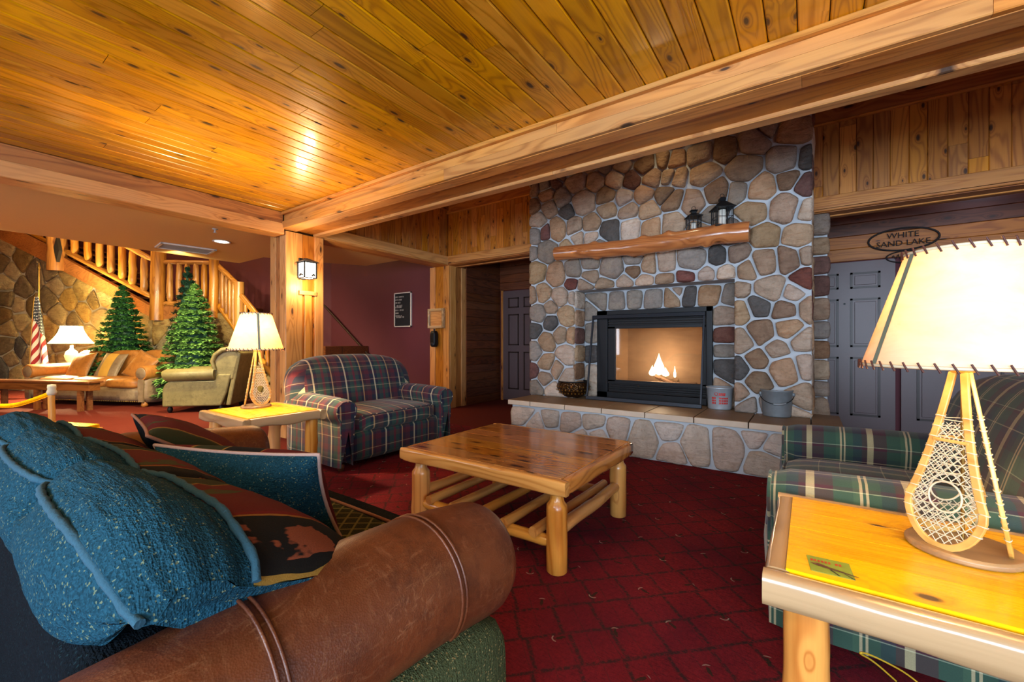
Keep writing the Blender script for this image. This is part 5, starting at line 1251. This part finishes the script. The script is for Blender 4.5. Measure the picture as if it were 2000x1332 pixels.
# framed plaque and black dispenser on the second column (its -Y face)
P = pY(854, 622, YH-.002)
pl = empty('wood_frame', P, label='small square honey wood frame on the column left of the corridor', cat='frame')
a, b = pY(838, 604, YH), pY(869, 641, YH); w, h = b.x-a.x, a.z-b.z
for nm, bx in (('frame_side', ((-w/2, -.05, -h/2), (-w/2+.045, 0, h/2))), ('frame_side', ((w/2-.045, -.05, -h/2), (w/2, 0, h/2))), ('frame_rail', ((-w/2+.045, -.05, h/2-.045), (w/2-.045, 0, h/2))), ('frame_rail', ((-w/2+.045, -.05, -h/2), (w/2-.045, 0, -h/2+.045)))): MB().box(*bx).build(nm, M_['sedge'], pl, bevel=.01)
MB().box((-w/2+.04, -.02, -h/2+.04), (w/2-.04, 0, h/2-.04)).build('center_panel', M_['beam'], pl)
P = pY(852, 662, YH-.002)
ph = empty('wall_dispenser', P, label='rounded black wall dispenser below the small wood frame on the column', cat='dispenser')
m = MB(); m.sup((0, -.05, 0), (.058, .05, .135), p=5, n=8); m.build('body', M_['black'], ph)
MB().tube([(-.03, -.02, .12), (-.03, -.02, .17)], .012, 8).build('stub', M_['black'], ph); m = MB(); m.sup((0, -.085, -.09), (.04, .02, .03), p=4, n=5); m.build('push_bar', M_['blackm'], ph)
# carved lake sign over the entry door
sg = empty('carved_sign', pY(1763, 467, YK-.04), label='carved oval lake name sign over the entry door behind the lamp', cat='sign')
sgc = sg.location.copy()
def oval(c, rx, rz, wd, nm, off=.012): MB().tube([(c[0]+rx*cos(a), -off*0-.004, c[1]+rz*sin(a)) for a in [2*pi*i/40 for i in range(40)]], wd, 6, closed=True).build(nm, M_['dark'], sg)
oval((0, 0), .30, .125, .010, 'oval_rim'); text('WHITE', .088, Matrix.Translation((0, -.005, .045)) @ Fx, M_['dark'], sg, ext=.004); text('SAND LAKE', .088, Matrix.Translation((0, -.005, -.045)) @ Fx, M_['dark'], sg, ext=.004)
oval((.03, -.20), .17, .065, .007, 'small_oval_rim'); MB().tube([(.03-.12+.24*i/40, -.006, -.20+.022*sin(i*.95)*(1 if i % 9 else 1.8)) for i in range(41)], .004, 5).build('script_carving', M_['dark'], sg)
# ================================================================== ON THE MANTEL AND HEARTH
def lantern(P, w, h, label, cone, candle):
    L = empty('candle_lantern', P, radians(28), label=label, cat='lantern'); a = w/2; hb = h*(.56 if not cone else .52)
    MB().box((-a*1.08, -a*1.08, 0), (a*1.08, a*1.08, h*.045)).build('base', M_['black'], L)
    for sx in (-1, 1):
        for sy in (-1, 1): MB().box((sx*a*.93-.004, sy*a*.93-.004, h*.045), (sx*a*.93+.004, sy*a*.93+.004, h*.045+hb)).build('corner_post', M_['black'], L)
    m = MB(); z0 = h*.045; 
    for k in (.33, .66):
        for s in (-1, 1): m.box((-a+2*a*k-.0018, s*a*.93-.002, z0), (-a+2*a*k+.0018, s*a*.93+.002, z0+hb)); m.box((s*a*.93-.002, -a+2*a*k-.0018, z0), (s*a*.93+.002, -a+2*a*k+.0018, z0+hb))
    for k in (.5,):
        for s in (-1, 1): m.box((-a, s*a*.93-.002, z0+hb*k-.002), (a, s*a*.93+.002, z0+hb*k+.002)); m.box((s*a*.93-.002, -a, z0+hb*k-.002), (s*a*.93+.002, a, z0+hb*k+.002))
    m.build('muntins', M_['black'], L); z1 = z0+hb; r = a*1.2*sqrt(2)
    m = MB()
    if cone: pr = [(r, z1), (r, z1+h*.02), (r*.30, z1+h*.22), (r*.22, z1+h*.24), (r*.30, z1+h*.27), (r*.28, z1+h*.33), (r*.1, z1+h*.37)]
    else: pr = [(r, z1), (r, z1+h*.02), (r*.45, z1+h*.13), (r*.30, z1+h*.15), (r*.30, z1+h*.24), (r*.48, z1+h*.26), (r*.46, z1+h*.29), (r*.1, z1+h*.33)]
    vs = [(rr_*cos(pi/4+k*pi/2), rr_*sin(pi/4+k*pi/2), z) for rr_, z in pr for k in range(4)]
    m.add(vs, [(i*4+k, i*4+(k+1) % 4, i*4+4+(k+1) % 4, i*4+4+k) for i in range(len(pr)-1) for k in range(4)]+[(3, 2, 1, 0), tuple(4*(len(pr)-1)+k for k in range(4))]); m.build('roof', M_['black'], L)
    zt = pr[-1][1]; MB().tube([(.018*cos(t), 0, zt+.012+.018*sin(t)) for t in [2*pi*i/14 for i in range(14)]], .0025, 6, closed=True).build('ring', M_['black'], L)
    MB().lathe([(.001, 0), (a*.42, 0), (a*.42, candle), (a*.3, candle+.003), (.001, candle)], 16, (0, 0, z0)).build('candle', plain('candle_wax', C('d8d4c8'), .6), L)
lantern((-.905, 4.345, 2.166), .115, .225, 'small black candle lantern with a chimney cap on the mantel', False, .075)
lantern((-.655, 4.345, 2.163), .15, .305, 'larger black candle lantern with a pointed roof at the right end of the mantel', True, .15)
# openwork brass bowl
P = pZ(1113, 777, ZT+.002)+V((0, .09, 0))
bo = empty('openwork_bowl', P, label='dark round openwork metal bowl at the left end of the hearth', cat='bowl')
g = NT('pierced_bronze'); v = g.co(); vd = g.voro(v, 48, o='Distance'); q = g.n('TexVoronoi', {'Vector': v, 'Scale': 48.}).outputs['Color']
M_['bronze'] = g.bsdf(g.mix(g.step(vd, .30, .42), C('120a07'), C('4a3018')), .28, .8, nrm=g.bump(vd, 1., .01)); 
s = 1.10
MB().lathe([(r*s, z*s) for r, z in [(.001, .0), (.07, 0), (.10, .012), (.15, .05), (.178, .10), (.175, .14), (.16, .165), (.155, .17), (.15, .165), (.165, .14), (.165, .10), (.14, .055), (.09, .02), (.001, .012)]], 40).build('bowl', M_['bronze'], bo)
MB().tube([(.158*s*cos(a), .158*s*sin(a), .172*s) for a in [2*pi*i/40 for i in range(40)]], .007, 8, closed=True).build('rim', M_['black'], bo)
pc = MB()
for k in range(26):
    a = 2*pi*k/26
    for j, z in enumerate((.05, .085, .12)):
        r = (.153, .176, .177)[j]*s; aa = a+(j % 2)*.12; c = V((r*cos(aa), r*sin(aa), z*s)); t_ = V((-sin(aa), cos(aa), 0)); n_ = V((cos(aa), sin(aa), 0))
        pc.add([c+t_*.011+n_*.004, c+V((0, 0, .012))+n_*.003, c-t_*.011+n_*.004, c-V((0, 0, .012))+n_*.003, c+n_*.010], [(0, 1, 4), (1, 2, 4), (2, 3, 4), (3, 0, 4)])
pc.build('raised_ornament', M_['brass'], bo)['kind'] = 'stuff'
for sg_ in (-1, 1): MB().tube([(sg_*.165*s*.8-.1*0, -.09*0, .17*s), (sg_*.175, 0, .19), (sg_*.185, 0, .215 if sg_ < 0 else .16), (sg_*.172, 0, .15)], .006, 6).build('handle', M_['black'], bo)
def bucket(P, r, h, label, mat, kind):
    B = empty('metal_bucket', P, label=label, cat='bucket')
    MB().lathe([(.001, .004), (r*.88, 0), (r*.90, .01), (r*.985, h*.93), (r*1.03, h*.95), (r*1.04, h*.985), (r*1.0, h), (r*.95, h*.97), (r*.86, .015), (.001, .012)], 40).build('pail', mat, B)
    return B
P = pZ(1401, 801, ZT+.002)+V((0, .13, 0)); 
b1 = bucket(P, .118, .215, 'shiny galvanized bucket with red lettering beside the fireplace frame', M_['galv'], 0)
def ring_text(body, size, r, z, a0, parent, mat, spread):
    n_ = len(body)
    for i, chx in enumerate(body):
        if chx == ' ': continue
        a = a0+(i-(n_-1)/2)*spread; c = V((cos(a)*r, sin(a)*r, z)); M = facing(c, (-sin(a), cos(a), 0), (cos(a), sin(a), 0)); text(chx, size, M, mat, parent, 'letter', .0008)
av = atan2(-P.y, -P.x)
ring_text('O', .05, .1165, .15, av-.26, b1, M_['redp'], .17)
def mark(z, hh, r, a0, a1, slant=.0):
    m = MB(); n_ = 5; vs = []
    for i in range(n_+1):
        a = a0+(a1-a0)*i/n_
        for q_ in (-1, 1): vs.append((cos(a+slant*q_)*r, sin(a+slant*q_)*r, z+q_*hh/2))
    m.add(vs, [(2*i, 2*i+2, 2*i+3, 2*i+1) for i in range(n_)]); m.build('red_mark', M_['redp'], b1)
for k in range(4): mark(.15, .026, .1172, av-.06+k*.13, av+.04+k*.13, .02)
for z, r in ((.112, .1155), (.088, .1140), (.064, .1128)):
    for a0, a1 in ((-.62, -.46), (-.42, -.30), (-.05, .12), (.16, .30), (.34, .5), (.54, .66)): mark(z, .017, r, av+a0, av+a1)
MB().tube([(-.118, 0, .19), (-.10, .07, .15), (0, .118, .13), (.10, .07, .15), (.118, 0, .19)], .003, 6).build('bail_handle', M_['galvd'], b1)
P = pZ(1515, 816, ZT+.002)+V((0, .135, 0))
b2 = bucket(P, .122, .235, 'dull grey galvanized bucket with wire handle at the right end of the hearth', M_['galvd'], 1)
av = atan2(-P.y, -P.x); hd_ = [V((cos(av+t*1.45)*(.132), sin(av+t*1.45)*.132, .20-.085*cos(t*1.45)*1.0)) for t in [-1+i/8 for i in range(17)]]
MB().tube(hd_, .0032, 6).build('bail_handle', M_['black'], b2); MB().tube(hd_[7:12], .009, 8).build('grip', M_['galvd'], b2)
for t in (-1.45, 1.45): MB().lathe([(.001, -.015), (.014, -.012), (.014, .012), (.001, .015)], 12, (cos(av+t)*.124, sin(av+t)*.124, .195)).build('ear', M_['galvd'], b2)
# ================================================================== FAR SITTING AREA
Rf, Lf = pD(283, 668, 7.08), pD(45, 668, 7.55); Rf.z = Lf.z = 0
ux = (Rf-Lf).normalized(); Wd = (Rf-Lf).length+.1; nb = V((-ux.y, ux.x, 0))    # nb points back to the stone wall
cen = (Rf+Lf)/2+nb*.48; rz = atan2(-nb.y, -nb.x)
fs = empty('leather_sofa', (cen.x, cen.y, 0), rz, label='tan leather three-seat sofa with nailhead trim below the stone wall', cat='sofa')
hw = Wd/2; xf, xb = .47, -.46
m = MB(); m.sup((.0, 0, .20), (xf-.03, hw-.1, .13), p=10, n=6); m.build('base', M_['leath3'], fs)
nh = MB()
for i in range(60):
    y = -hw+.24+(2*hw-.48)*i/59; nh.lathe([(.001, .008), (.008, .004), (.011, 0)], 6, (0, 0, 0)); 
    for k in range(18): 
        v_ = nh.v[-18+k]; nh.v[-18+k] = (xf-.03+v_[2], y+v_[0], .088+v_[1])
nh.build('nailhead_trim', M_['brass'], fs)['kind'] = 'stuff'
for s in (-1, 1):
    yc = s*(hw-.14); m = MB(); m.tube([(xb+.06, yc, .60), (-.1, yc, .58), (.2, yc, .575), (xf-.02, yc, .57), (xf+.005, yc, .57)], [.115, .12, .125, .13, .118], n=24); m.build('arm', M_['leath2'], fs)
    m = MB(); m.sup((0, yc, .30), (xf-.01, .10, .24), p=8, n=6); m.build('side_panel', M_['leath3'], fs)
    MB().lathe([(.001, .012), (.09, .010), (.10, 0)], 24, (0, 0, 0)).build('arm_scroll', M_['leath3'], fs, Matrix.Translation((xf+.004, yc, .57)) @ Matrix.Rotation(pi/2, 4, 'Y'))
    m = MB(); m.prism([(-.045, .09), (.045, .09), (.06, .40), (.05, .47), (-.05, .47), (-.06, .40)], lambda u, z, d: V((d, yc+u, z)), xf-.02, xf+.012); m.build('front_panel', M_['leath3'], fs)
for s in (-1, 1):
    for x in (xf-.06, xb+.1): MB().lathe([(.001, 0), (.035, 0), (.05, .03), (.04, .09), (.001, .09)], 14, (x, s*(hw-.14), 0)).build('bun_foot', M_['leath2'], fs)
iw = (2*hw-.50)/3
for i in range(3):
    y = -hw+.25+iw*(i+.5)
    m = MB(); m.sup((.10, y, .385), (.37, iw/2-.004, .085), p=5, n=8, deform=lambda w: (w.x, w.y, w.z*(1+.2*(1-(w.x/.37)**2))+.006*noise.noise(V((w.x*9, w.y*9, i))))); m.build('seat_cushion', M_['leath2'], fs)
    ph_ = i*1.7
    m = MB(); m.sup((-.24, y, .68), (.13, iw/2+.02, .27), p=3.4, n=10, deform=lambda w: (w.x-.16*w.z+.015*noise.noise(V((w.y*8, w.z*8, ph_))), w.y, w.z+.02*noise.noise(V((w.y*5, 3, ph_))))); m.build('back_cushion', M_['leath2'], fs)
m = MB(); m.sup((xb+.10, 0, .56), (.10, hw-.14, .34), p=8, n=8); m.build('back_frame', M_['leath3'], fs)
def fpil(label, y, ang, mat, w=.5, hh=.5, band=None):
    c, s_ = cos(ang), sin(ang)
    X = V((0, c, s_)); Z = V((.90, 0, .43)); Y = Z.cross(X).normalized()
    base = Matrix(((X.x, Y.x, Z.x, 0.02), (X.y, Y.y, Z.y, y), (X.z, Y.z, Z.z, .66), (0, 0, 0, 1)))
    Mw = Matrix.Translation((cen.x, cen.y, 0)) @ Matrix.Rotation(rz, 4, 'Z') @ base
    P_ = pillow('sofa_pillow', label, Mw, w, hh, .14, mat, M_['leath3'], M_['leath3'], 5+y)
    if band:
        m = MB(); n_ = 10
        def f(a, b_):
            x, yy = -.42+.84*a*1, (b_*2-1)*.93; th = .14/2*((1-x**2)*(1-yy**2))**.42+.004
            return V((x*w/2, yy*hh/2, th))
        m.grid(f, n_, n_); m.build('center_panel', band, P_)
fpil('brown leather square pillow at the left of the far sofa', -.70, .1, M_['leath2'])
fpil('pillow with a tan centre panel in the middle of the far sofa', -.02, -.06, M_['leath3'], band=plain('tan_panel', C('b48838'), .6, sc=6, nz=.25))
fpil('brown leather pillow slouched on the right arm of the far sofa', .66, -.45, M_['leath2'])
# wing chair seen from its side, front towards the left of the picture
Wc = pD(316, 668, 6.50); Wc.z = 0; wc_ax = (RT*.985+FW*.17).normalized()   # local -x is the front
wc = empty('wing_chair', (Wc.x, Wc.y, 0), atan2(wc_ax.y, wc_ax.x), label='green grey leather wing chair seen from the side near the trees', cat='armchair')
mt = M_['greenl']; TH = .80
def pr_(name, poly, y0, y1, mat=mt, bev=.02): m = MB(); m.prism(poly, lambda u, z, d: V((u, d, z)), y1, y0); return m.build(name, mat, wc, bevel=bev)
side = [(.0, .10), (.0, .36), (.03, .44), (.10, .50), (.72, .50), (.78, .60), (.97, .60), (.90, .30), (.82, .10)]
wing = [(.70, .52), (.69, .78), (.73, .88), (.83, .955), (.95, .98), (1.06, .95), (1.08, .86), (1.0, .5)]
for y0 in (0, TH-.10):
    pr_('side_panel', side, y0, y0+.10); pr_('wing', wing, y0+.01, y0+.075, bev=.03)
    MB().tube([(.03, y0+.03, .575), (.06, y0+.03, .585), (.35, y0+.03, .59), (.74, y0+.03, .60)], [.085, .10, .10, .095], n=20).build('arm', mt, wc)
    MB().tube([(.735, y0+.01, .66), (.70, y0+.01, .80), (.745, y0+.01, .90), (.84, y0+.01, .975), (.97, y0+.01, .995), (1.06, y0+.01, .975)], [.03, .035, .04, .04, .04, .035], n=12).build('wing_roll', mt, wc)
m = MB(); m.sup((.90, TH/2, .72), (.11, TH/2-.05, .30), p=5, n=8, deform=lambda w: (w.x+.22*w.z, w.y, w.z)); m.build('backrest', mt, wc)
pr_('back_shell', [(.88, .10), (.95, .10), (1.10, .92), (1.03, .97)], .02, TH-.02); m = MB(); m.sup((.40, TH/2, .42), (.38, TH/2-.10, .09), p=5, n=8); m.build('seat_cushion', mt, wc)
pr_('base', [(.04, .10), (.04, .33), (.86, .33), (.84, .10)], .08, TH-.08)
for x in (.08, .80):
    for y in (.06, TH-.06): MB().lathe([(.001, 0), (.02, 0), (.024, .012), (.035, .03), (.038, .06), (.025, .09), (.03, .105), (.001, .106)], 14, (x, y, 0)).build('turned_foot', M_['black'], wc)
# low dark table in front of the far sofa
T0 = pD(172, 668, 6.62); T0.z = 0; tx = -ux
ft = empty('low_table', (T0.x, T0.y, 0), atan2(ux.y, ux.x), label='long low dark wood table in front of the far leather sofa', cat='table')
LL = 2.2; DD = .22; H_ = .475
m = MB(); m.box((-LL, 0, H_-.03), (0, DD, H_)); m.build('tabletop', M_['dkwood'], ft, bevel=.008)
m = MB(); m.box((-LL+.04, .03, H_-.15), (-.03, DD-.03, H_-.03)); m.build('apron', M_['dkwood'], ft, bevel=.004)
for x in (-.22, -LL+.2, -LL/2): 
    for y in (.05, DD-.05): MB().box((x-.03, y-.03, 0), (x+.03, y+.03, H_-.15)).build('leg', M_['dkwood'], ft)
# peeled armrest of a log chair behind the sofa
c0 = pD(100, 668, 4.3)
lc_ = empty('log_bench', (c0.x, c0.y, 0), label='peeled log bench arm with pale knob post beyond the blue sofa back', cat='bench')
def lcp(px, y, D): return pD(px, y, D)-V((c0.x, c0.y, 0))
logp('front_post', lcp(101, 900, 4.3)*1+V((0, 0, -(lcp(101, 900, 4.3).z))), lcp(101, 756, 4.3), .028, .026, M_['log'], lc_, seed=3, knots=3, taper=.05)
MB().tube(smooth_path([lcp(104, 766, 4.3), lcp(92, 771, 4.32), lcp(60, 783, 4.36), lcp(25, 793, 4.42), lcp(-20, 792, 4.5), lcp(-60, 800, 4.6)]), .022, 10).build('armrest', M_['stop'], lc_)
MB().lathe([(.001, .05), (.03, .045), (.034, .02), (.03, 0), (.04, -.03), (.03, -.06), (.001, -.061)], 14, lcp(101, 760, 4.3)).build('post_knob', M_['lace'], lc_)
b_ = lcp(-60, 800, 4.6); logp('rear_post', (b_.x, b_.y, 0), (b_.x, b_.y, .95), .03, .028, M_['log'], lc_, seed=4, knots=2)
sb_ = (lcp(101, 756, 4.3)+b_)/2; nn = RT.cross(V((0, 0, 1))).normalized()
if nn.dot(FW) < 0: nn = -nn
m = MB(); A_ = lcp(101, 756, 4.3); A_.z = .12; B_ = V((b_.x, b_.y, .12)); q_ = [A_, B_, B_+nn*.5, A_+nn*.5]; m.add([p for p in q_]+[p+V((0, 0, .05)) for p in q_], [(0, 3, 2, 1), (4, 5, 6, 7), (0, 1, 5, 4), (1, 2, 6, 5), (2, 3, 7, 6), (3, 0, 4, 7)]); m.build('seat', M_['stop'], lc_)
for p in (A_+nn*.5, B_+nn*.5): logp('rear_post', (p.x, p.y, 0), (p.x, p.y, .13), .028, .026, M_['log'], lc_, seed=6, knots=2)
# flag on its pole
P = pD(76, 668, 8.30); P.z = 0
fg = empty('flag_on_pole', P, label='furled stars and stripes flag hanging on a standing pole by the stone wall', cat='flag')
MB().tube([(0, 0, .04), (0, 0, 2.52)], .014, 10).build('pole', M_['brass'], fg); MB().lathe([(.001, 2.66), (.012, 2.60), (.022, 2.56), (.012, 2.52), (.02, 2.50)], 10).build('finial', M_['brass'], fg)
MB().lathe([(.001, 0), (.16, 0), (.15, .03), (.03, .05), (.025, .08), (.001, .08)], 24).build('pole_base', M_['black'], fg)
g = NT('flag_cloth'); uv = g.n('UVMap').outputs[0]; q = g.xyz(uv)
d = g.ma('ADD', g.ma('MULTIPLY', q[1], 7.0), g.ma('MULTIPLY', q[0], 2.2)); st_ = g.ma('LESS_THAN', g.ma('FRACT', d), .5)
c1_ = g.mix(st_, C('d8d0c4'), C('8c1420'))
can = g.ma('LESS_THAN', g.ma('ADD', q[1], g.ma('MULTIPLY', g.ma('SUBTRACT', 1., q[0]), .30)), .52)
vd = g.voro(g.map(uv, (9, 26, 1)), 1, '2D', rnd=.3); star = g.mix(g.ma('LESS_THAN', vd, .24), C('0c1a30'), C('d0d0d0'))
col = g.mix(can, c1_, star); col = g.mix(g.ma('LESS_THAN', q[0], .045), col, C('c89a28'))
M_['flag'] = g.bsdf(col, .7, sheen=.2)
def flagp(a, b_):
    wd = .035+.16*b_**.8; x = (a*2-1)*wd; f = .03*(.3+b_); ph = a*10
    lean = .05*b_
    return RT*(x+lean+.01)+FW*(-.04-f*sin(ph)*.8-.01)+V((0, 0, 1.98-1.5*b_-.10*(1-a)*b_))
m = MB(); m.grid(flagp, 60, 24, uvf=lambda a, b_: (a, b_)); m.build('flag_cloth', M_['flag'], fg)
MB().tube([flagp(0, i/12)+V((0, 0, 0)) for i in range(13)], .010, 6).build('gold_fringe', plain('gold_cord', C('c8982c'), .5), fg)
# lamp behind the far sofa on a side table
P = pD(140, 668, 8.36); P.z = 0
stt = empty('lamp_table', P, label='small side table hidden behind the far sofa under the bell-shaped lamp', cat='table')
MB().lathe([(.001, .60), (.26, .60), (.26, .63), (.001, .631)], 32).build('tabletop', M_['dkwood'], stt); MB().lathe([(.16, 0), (.03, .05), (.03, .60)], 16).build('pedestal', M_['dkwood'], stt)
fl_ = empty('table_lamp', P+V((0, 0, .632)), label='lit cream bell-shaped table lamp in front of the stone wall', cat='lamp')
MB().lathe([(.001, 0), (.08, 0), (.09, .02), (.05, .05), (.09, .12), (.11, .2), (.08, .28), (.025, .33), (.02, .40), (.001, .401)], 24).build('base', plain('white_ceramic', C('e0d8c4'), .3), fl_)
m = MB()
def bell(a, b_):
    an = a*2*pi; r = .155+.165*((1-b_)**1.7); r *= 1+.02*abs(cos(an*4)); return V((r*cos(an), r*sin(an), .44+.34*b_))
m.grid(bell, 64, 10, closeu=True); m.build('lamp_shade', M_['cream'], fl_)
for k in range(8): MB().tube([bell((k+.5)/8*1.0, j/8)*1.0 for j in range(9)], .004, 5).build('shade_rib', M_['lace'], fl_)
l = light('table_lamp_light', 'POINT', P+V((0, 0, 1.22)), 600, (1, .80, .40), radius=.06)
# ------------------------------------------------------------------ evergreens
def green(name, a, b):
    g = NT(name); r = g.n('NewGeometry').outputs['Random Per Island']; n1 = g.noise(g.co(), 6, 2)
    return g.bsdf(g.mix(g.ma('MULTIPLY_ADD', r, .7, g.ma('MULTIPLY', n1, .3)), a, b), .55, spec=.4)
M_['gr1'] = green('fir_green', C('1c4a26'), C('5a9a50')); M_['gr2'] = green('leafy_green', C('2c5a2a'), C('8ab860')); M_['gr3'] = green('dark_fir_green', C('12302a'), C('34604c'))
def tree(P, H_, R, z0, seed, mat, label, nt=1500, blade=.10, wd=.016, droop=.3, pw=.85):
    rnd = random.Random(seed); T = empty('evergreen_tree', (P.x, P.y, 0), label=label, cat='tree', group=None)
    MB().lathe([(.001, 0), (.15, 0), (.13, .05), (.05, .12), (.04, .14)], 16).build('stand', M_['black'], T)
    logp('trunk', (0, 0, .1), (0, 0, H_-.1), .035, .008, M_['dkwood'], T, seed=seed, knots=0)
    m = MB()
    def radius(t): return R*(1-t)**pw*(.97)+.01
    for i in range(nt):
        t = 1-(1-rnd.random())**.62 if False else rnd.random()**1.35
        layer = round(t*16)/16; t = t*.45+layer*.55; t = min(max(t, 0), .995)
        z = z0+(H_-z0)*t; a = rnd.uniform(0, 2*pi); rr_ = radius(t)*rnd.uniform(.62, 1.06); lob = 1+.08*sin(a*5+layer*9)
        c = V((rr_*lob*cos(a), rr_*lob*sin(a), z-droop*.25*rr_)); out = V((cos(a), sin(a), -.15-droop*.3+.5*t)).normalized(); sd = V((-sin(a), cos(a), 0)); up = V((0, 0, 1))
        L = blade*rnd.uniform(.7, 1.25)*(1-.35*t)
        for k in range(6):
            an = rnd.uniform(-1.1, 1.1); el = rnd.uniform(-.5, .65); d = (out*cos(an)+sd*sin(an)+up*el).normalized(); b0 = c-d*L*.25+V((rnd.uniform(-1, 1), rnd.uniform(-1, 1), rnd.uniform(-1, 1)))*.02
            s2 = d.cross(up).normalized()*wd; n2 = V((0, 0, wd*.5))
            m.add([b0-s2*.5, b0+d*L*.45-s2+n2, b0+d*L, b0+d*L*.45+s2+n2, b0+s2*.5], [(0, 1, 2, 3, 4)])
    for k in range(30):
        a = rnd.uniform(0, 2*pi); z = H_-.16*rnd.random(); d = V((cos(a)*.5, sin(a)*.5, .9)).normalized(); s2 = d.cross(V((0, 0, 1))).normalized()*.012; b0 = V((0, 0, z)); m.add([b0-s2, b0+d*.10, b0+s2], [(0, 1, 2)])
    m.build('foliage', mat, T)['kind'] = 'stuff'
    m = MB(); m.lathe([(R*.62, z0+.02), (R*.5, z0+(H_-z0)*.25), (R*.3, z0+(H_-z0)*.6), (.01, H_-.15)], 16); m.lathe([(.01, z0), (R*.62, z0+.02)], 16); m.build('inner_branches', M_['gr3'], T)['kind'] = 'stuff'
tree(pD(240, 668, 8.42), 2.18, .58, .30, 1, M_['gr1'], 'pointed green artificial fir tree behind the middle of the far leather sofa', 2300, droop=.45, blade=.12, wd=.022, pw=.78)
tree(pD(380, 668, 7.72), 2.12, .60, .22, 2, M_['gr2'], 'full bright green artificial tree behind the wing chair', 2400, blade=.10, wd=.03, pw=.75)
tree(pD(366, 668, 8.50), 2.58, .50, .25, 3, M_['gr3'], 'taller dark artificial fir tree standing behind the bright green tree', 1300, pw=.9)
# ================================================================== SUB-PARTS: small pieces hang from the part they belong to
SUBS = {'seat_piping': 'seat_cushion', 'welt_seam': 'arm', 'lacing': 'bent_frame', 'frame_wrap': 'bent_frame', 'bottom_lacing': 'lamp_shade', 'top_lacing': 'lamp_shade', 'shade_rim': 'lamp_shade',
        'seam_strip': 'lamp_shade', 'shade_rib': 'lamp_shade', 'arm_piping': 'arm', 'nailhead_trim': 'base', 'arm_scroll': 'arm', 'grip': 'bail_handle', 'gold_fringe': 'flag_cloth', 'peephole': 'door_leaf',
        'raised_ornament': 'bowl', 'push_bar': 'body', 'post_knob': 'front_post', 'carved_mark': 'post', 'seat_panel': 'seat_cushion', 'panel_moulding': 'door_leaf', 'raised_panel': 'door_leaf', 'wing_roll': 'wing', 'letter_row': 'board'}
import re
base_ = lambda o: re.sub(r'\.\d+$', '', o.name)
for root in [o for o in bpy.data.objects if o.parent is None and o.type == 'EMPTY']:
    last = {}; kids = [o for o in bpy.data.objects if o.parent == root and o.type == 'MESH']
    order = {o.name: i for i, o in enumerate(bpy.data.objects)}
    made = sorted(kids, key=lambda o: (int(o.name.split('.')[-1]) if re.search(r'\.\d+$', o.name) else 0))
    groups = {}
    for o in made: groups.setdefault(base_(o), []).append(o)
    for nm, lst in groups.items():
        pn = SUBS.get(nm)
        if not pn or pn not in groups: continue
        ps = groups[pn]
        for i, o in enumerate(lst):
            cc = o.matrix_basis.translation + (sum((V(c) for c in o.bound_box), V())/8)
            def dist(p):
                bb = [p.matrix_basis @ V(c) for c in p.bound_box]; ctr = sum(bb, V())/8; oc = sum((o.matrix_basis @ V(c) for c in o.bound_box), V())/8
                return (ctr-oc).length
            p = min(ps, key=dist)
            Mb = p.matrix_basis.inverted() @ o.matrix_basis
            o.parent = p; o.matrix_basis = Mb

GROUPS = {'end_table': 'yellow log end tables', 'snowshoe_lamp': 'snowshoe tripod lamps', 'plaid_armchair': 'wide plaid armchairs', 'throw_pillow': 'throw pillows on the near sofa', 'sofa_pillow': 'pillows on the far leather sofa',
          'candle_lantern': 'candle lanterns on the mantel', 'metal_bucket': 'metal buckets on the hearth', 'evergreen_tree': 'artificial evergreen trees by the stairs', 'wall_handrail': 'handrails on the burgundy wall'}
for o in bpy.data.objects:
    if o.parent is None and base_(o) in GROUPS: o['group'] = GROUPS[base_(o)]
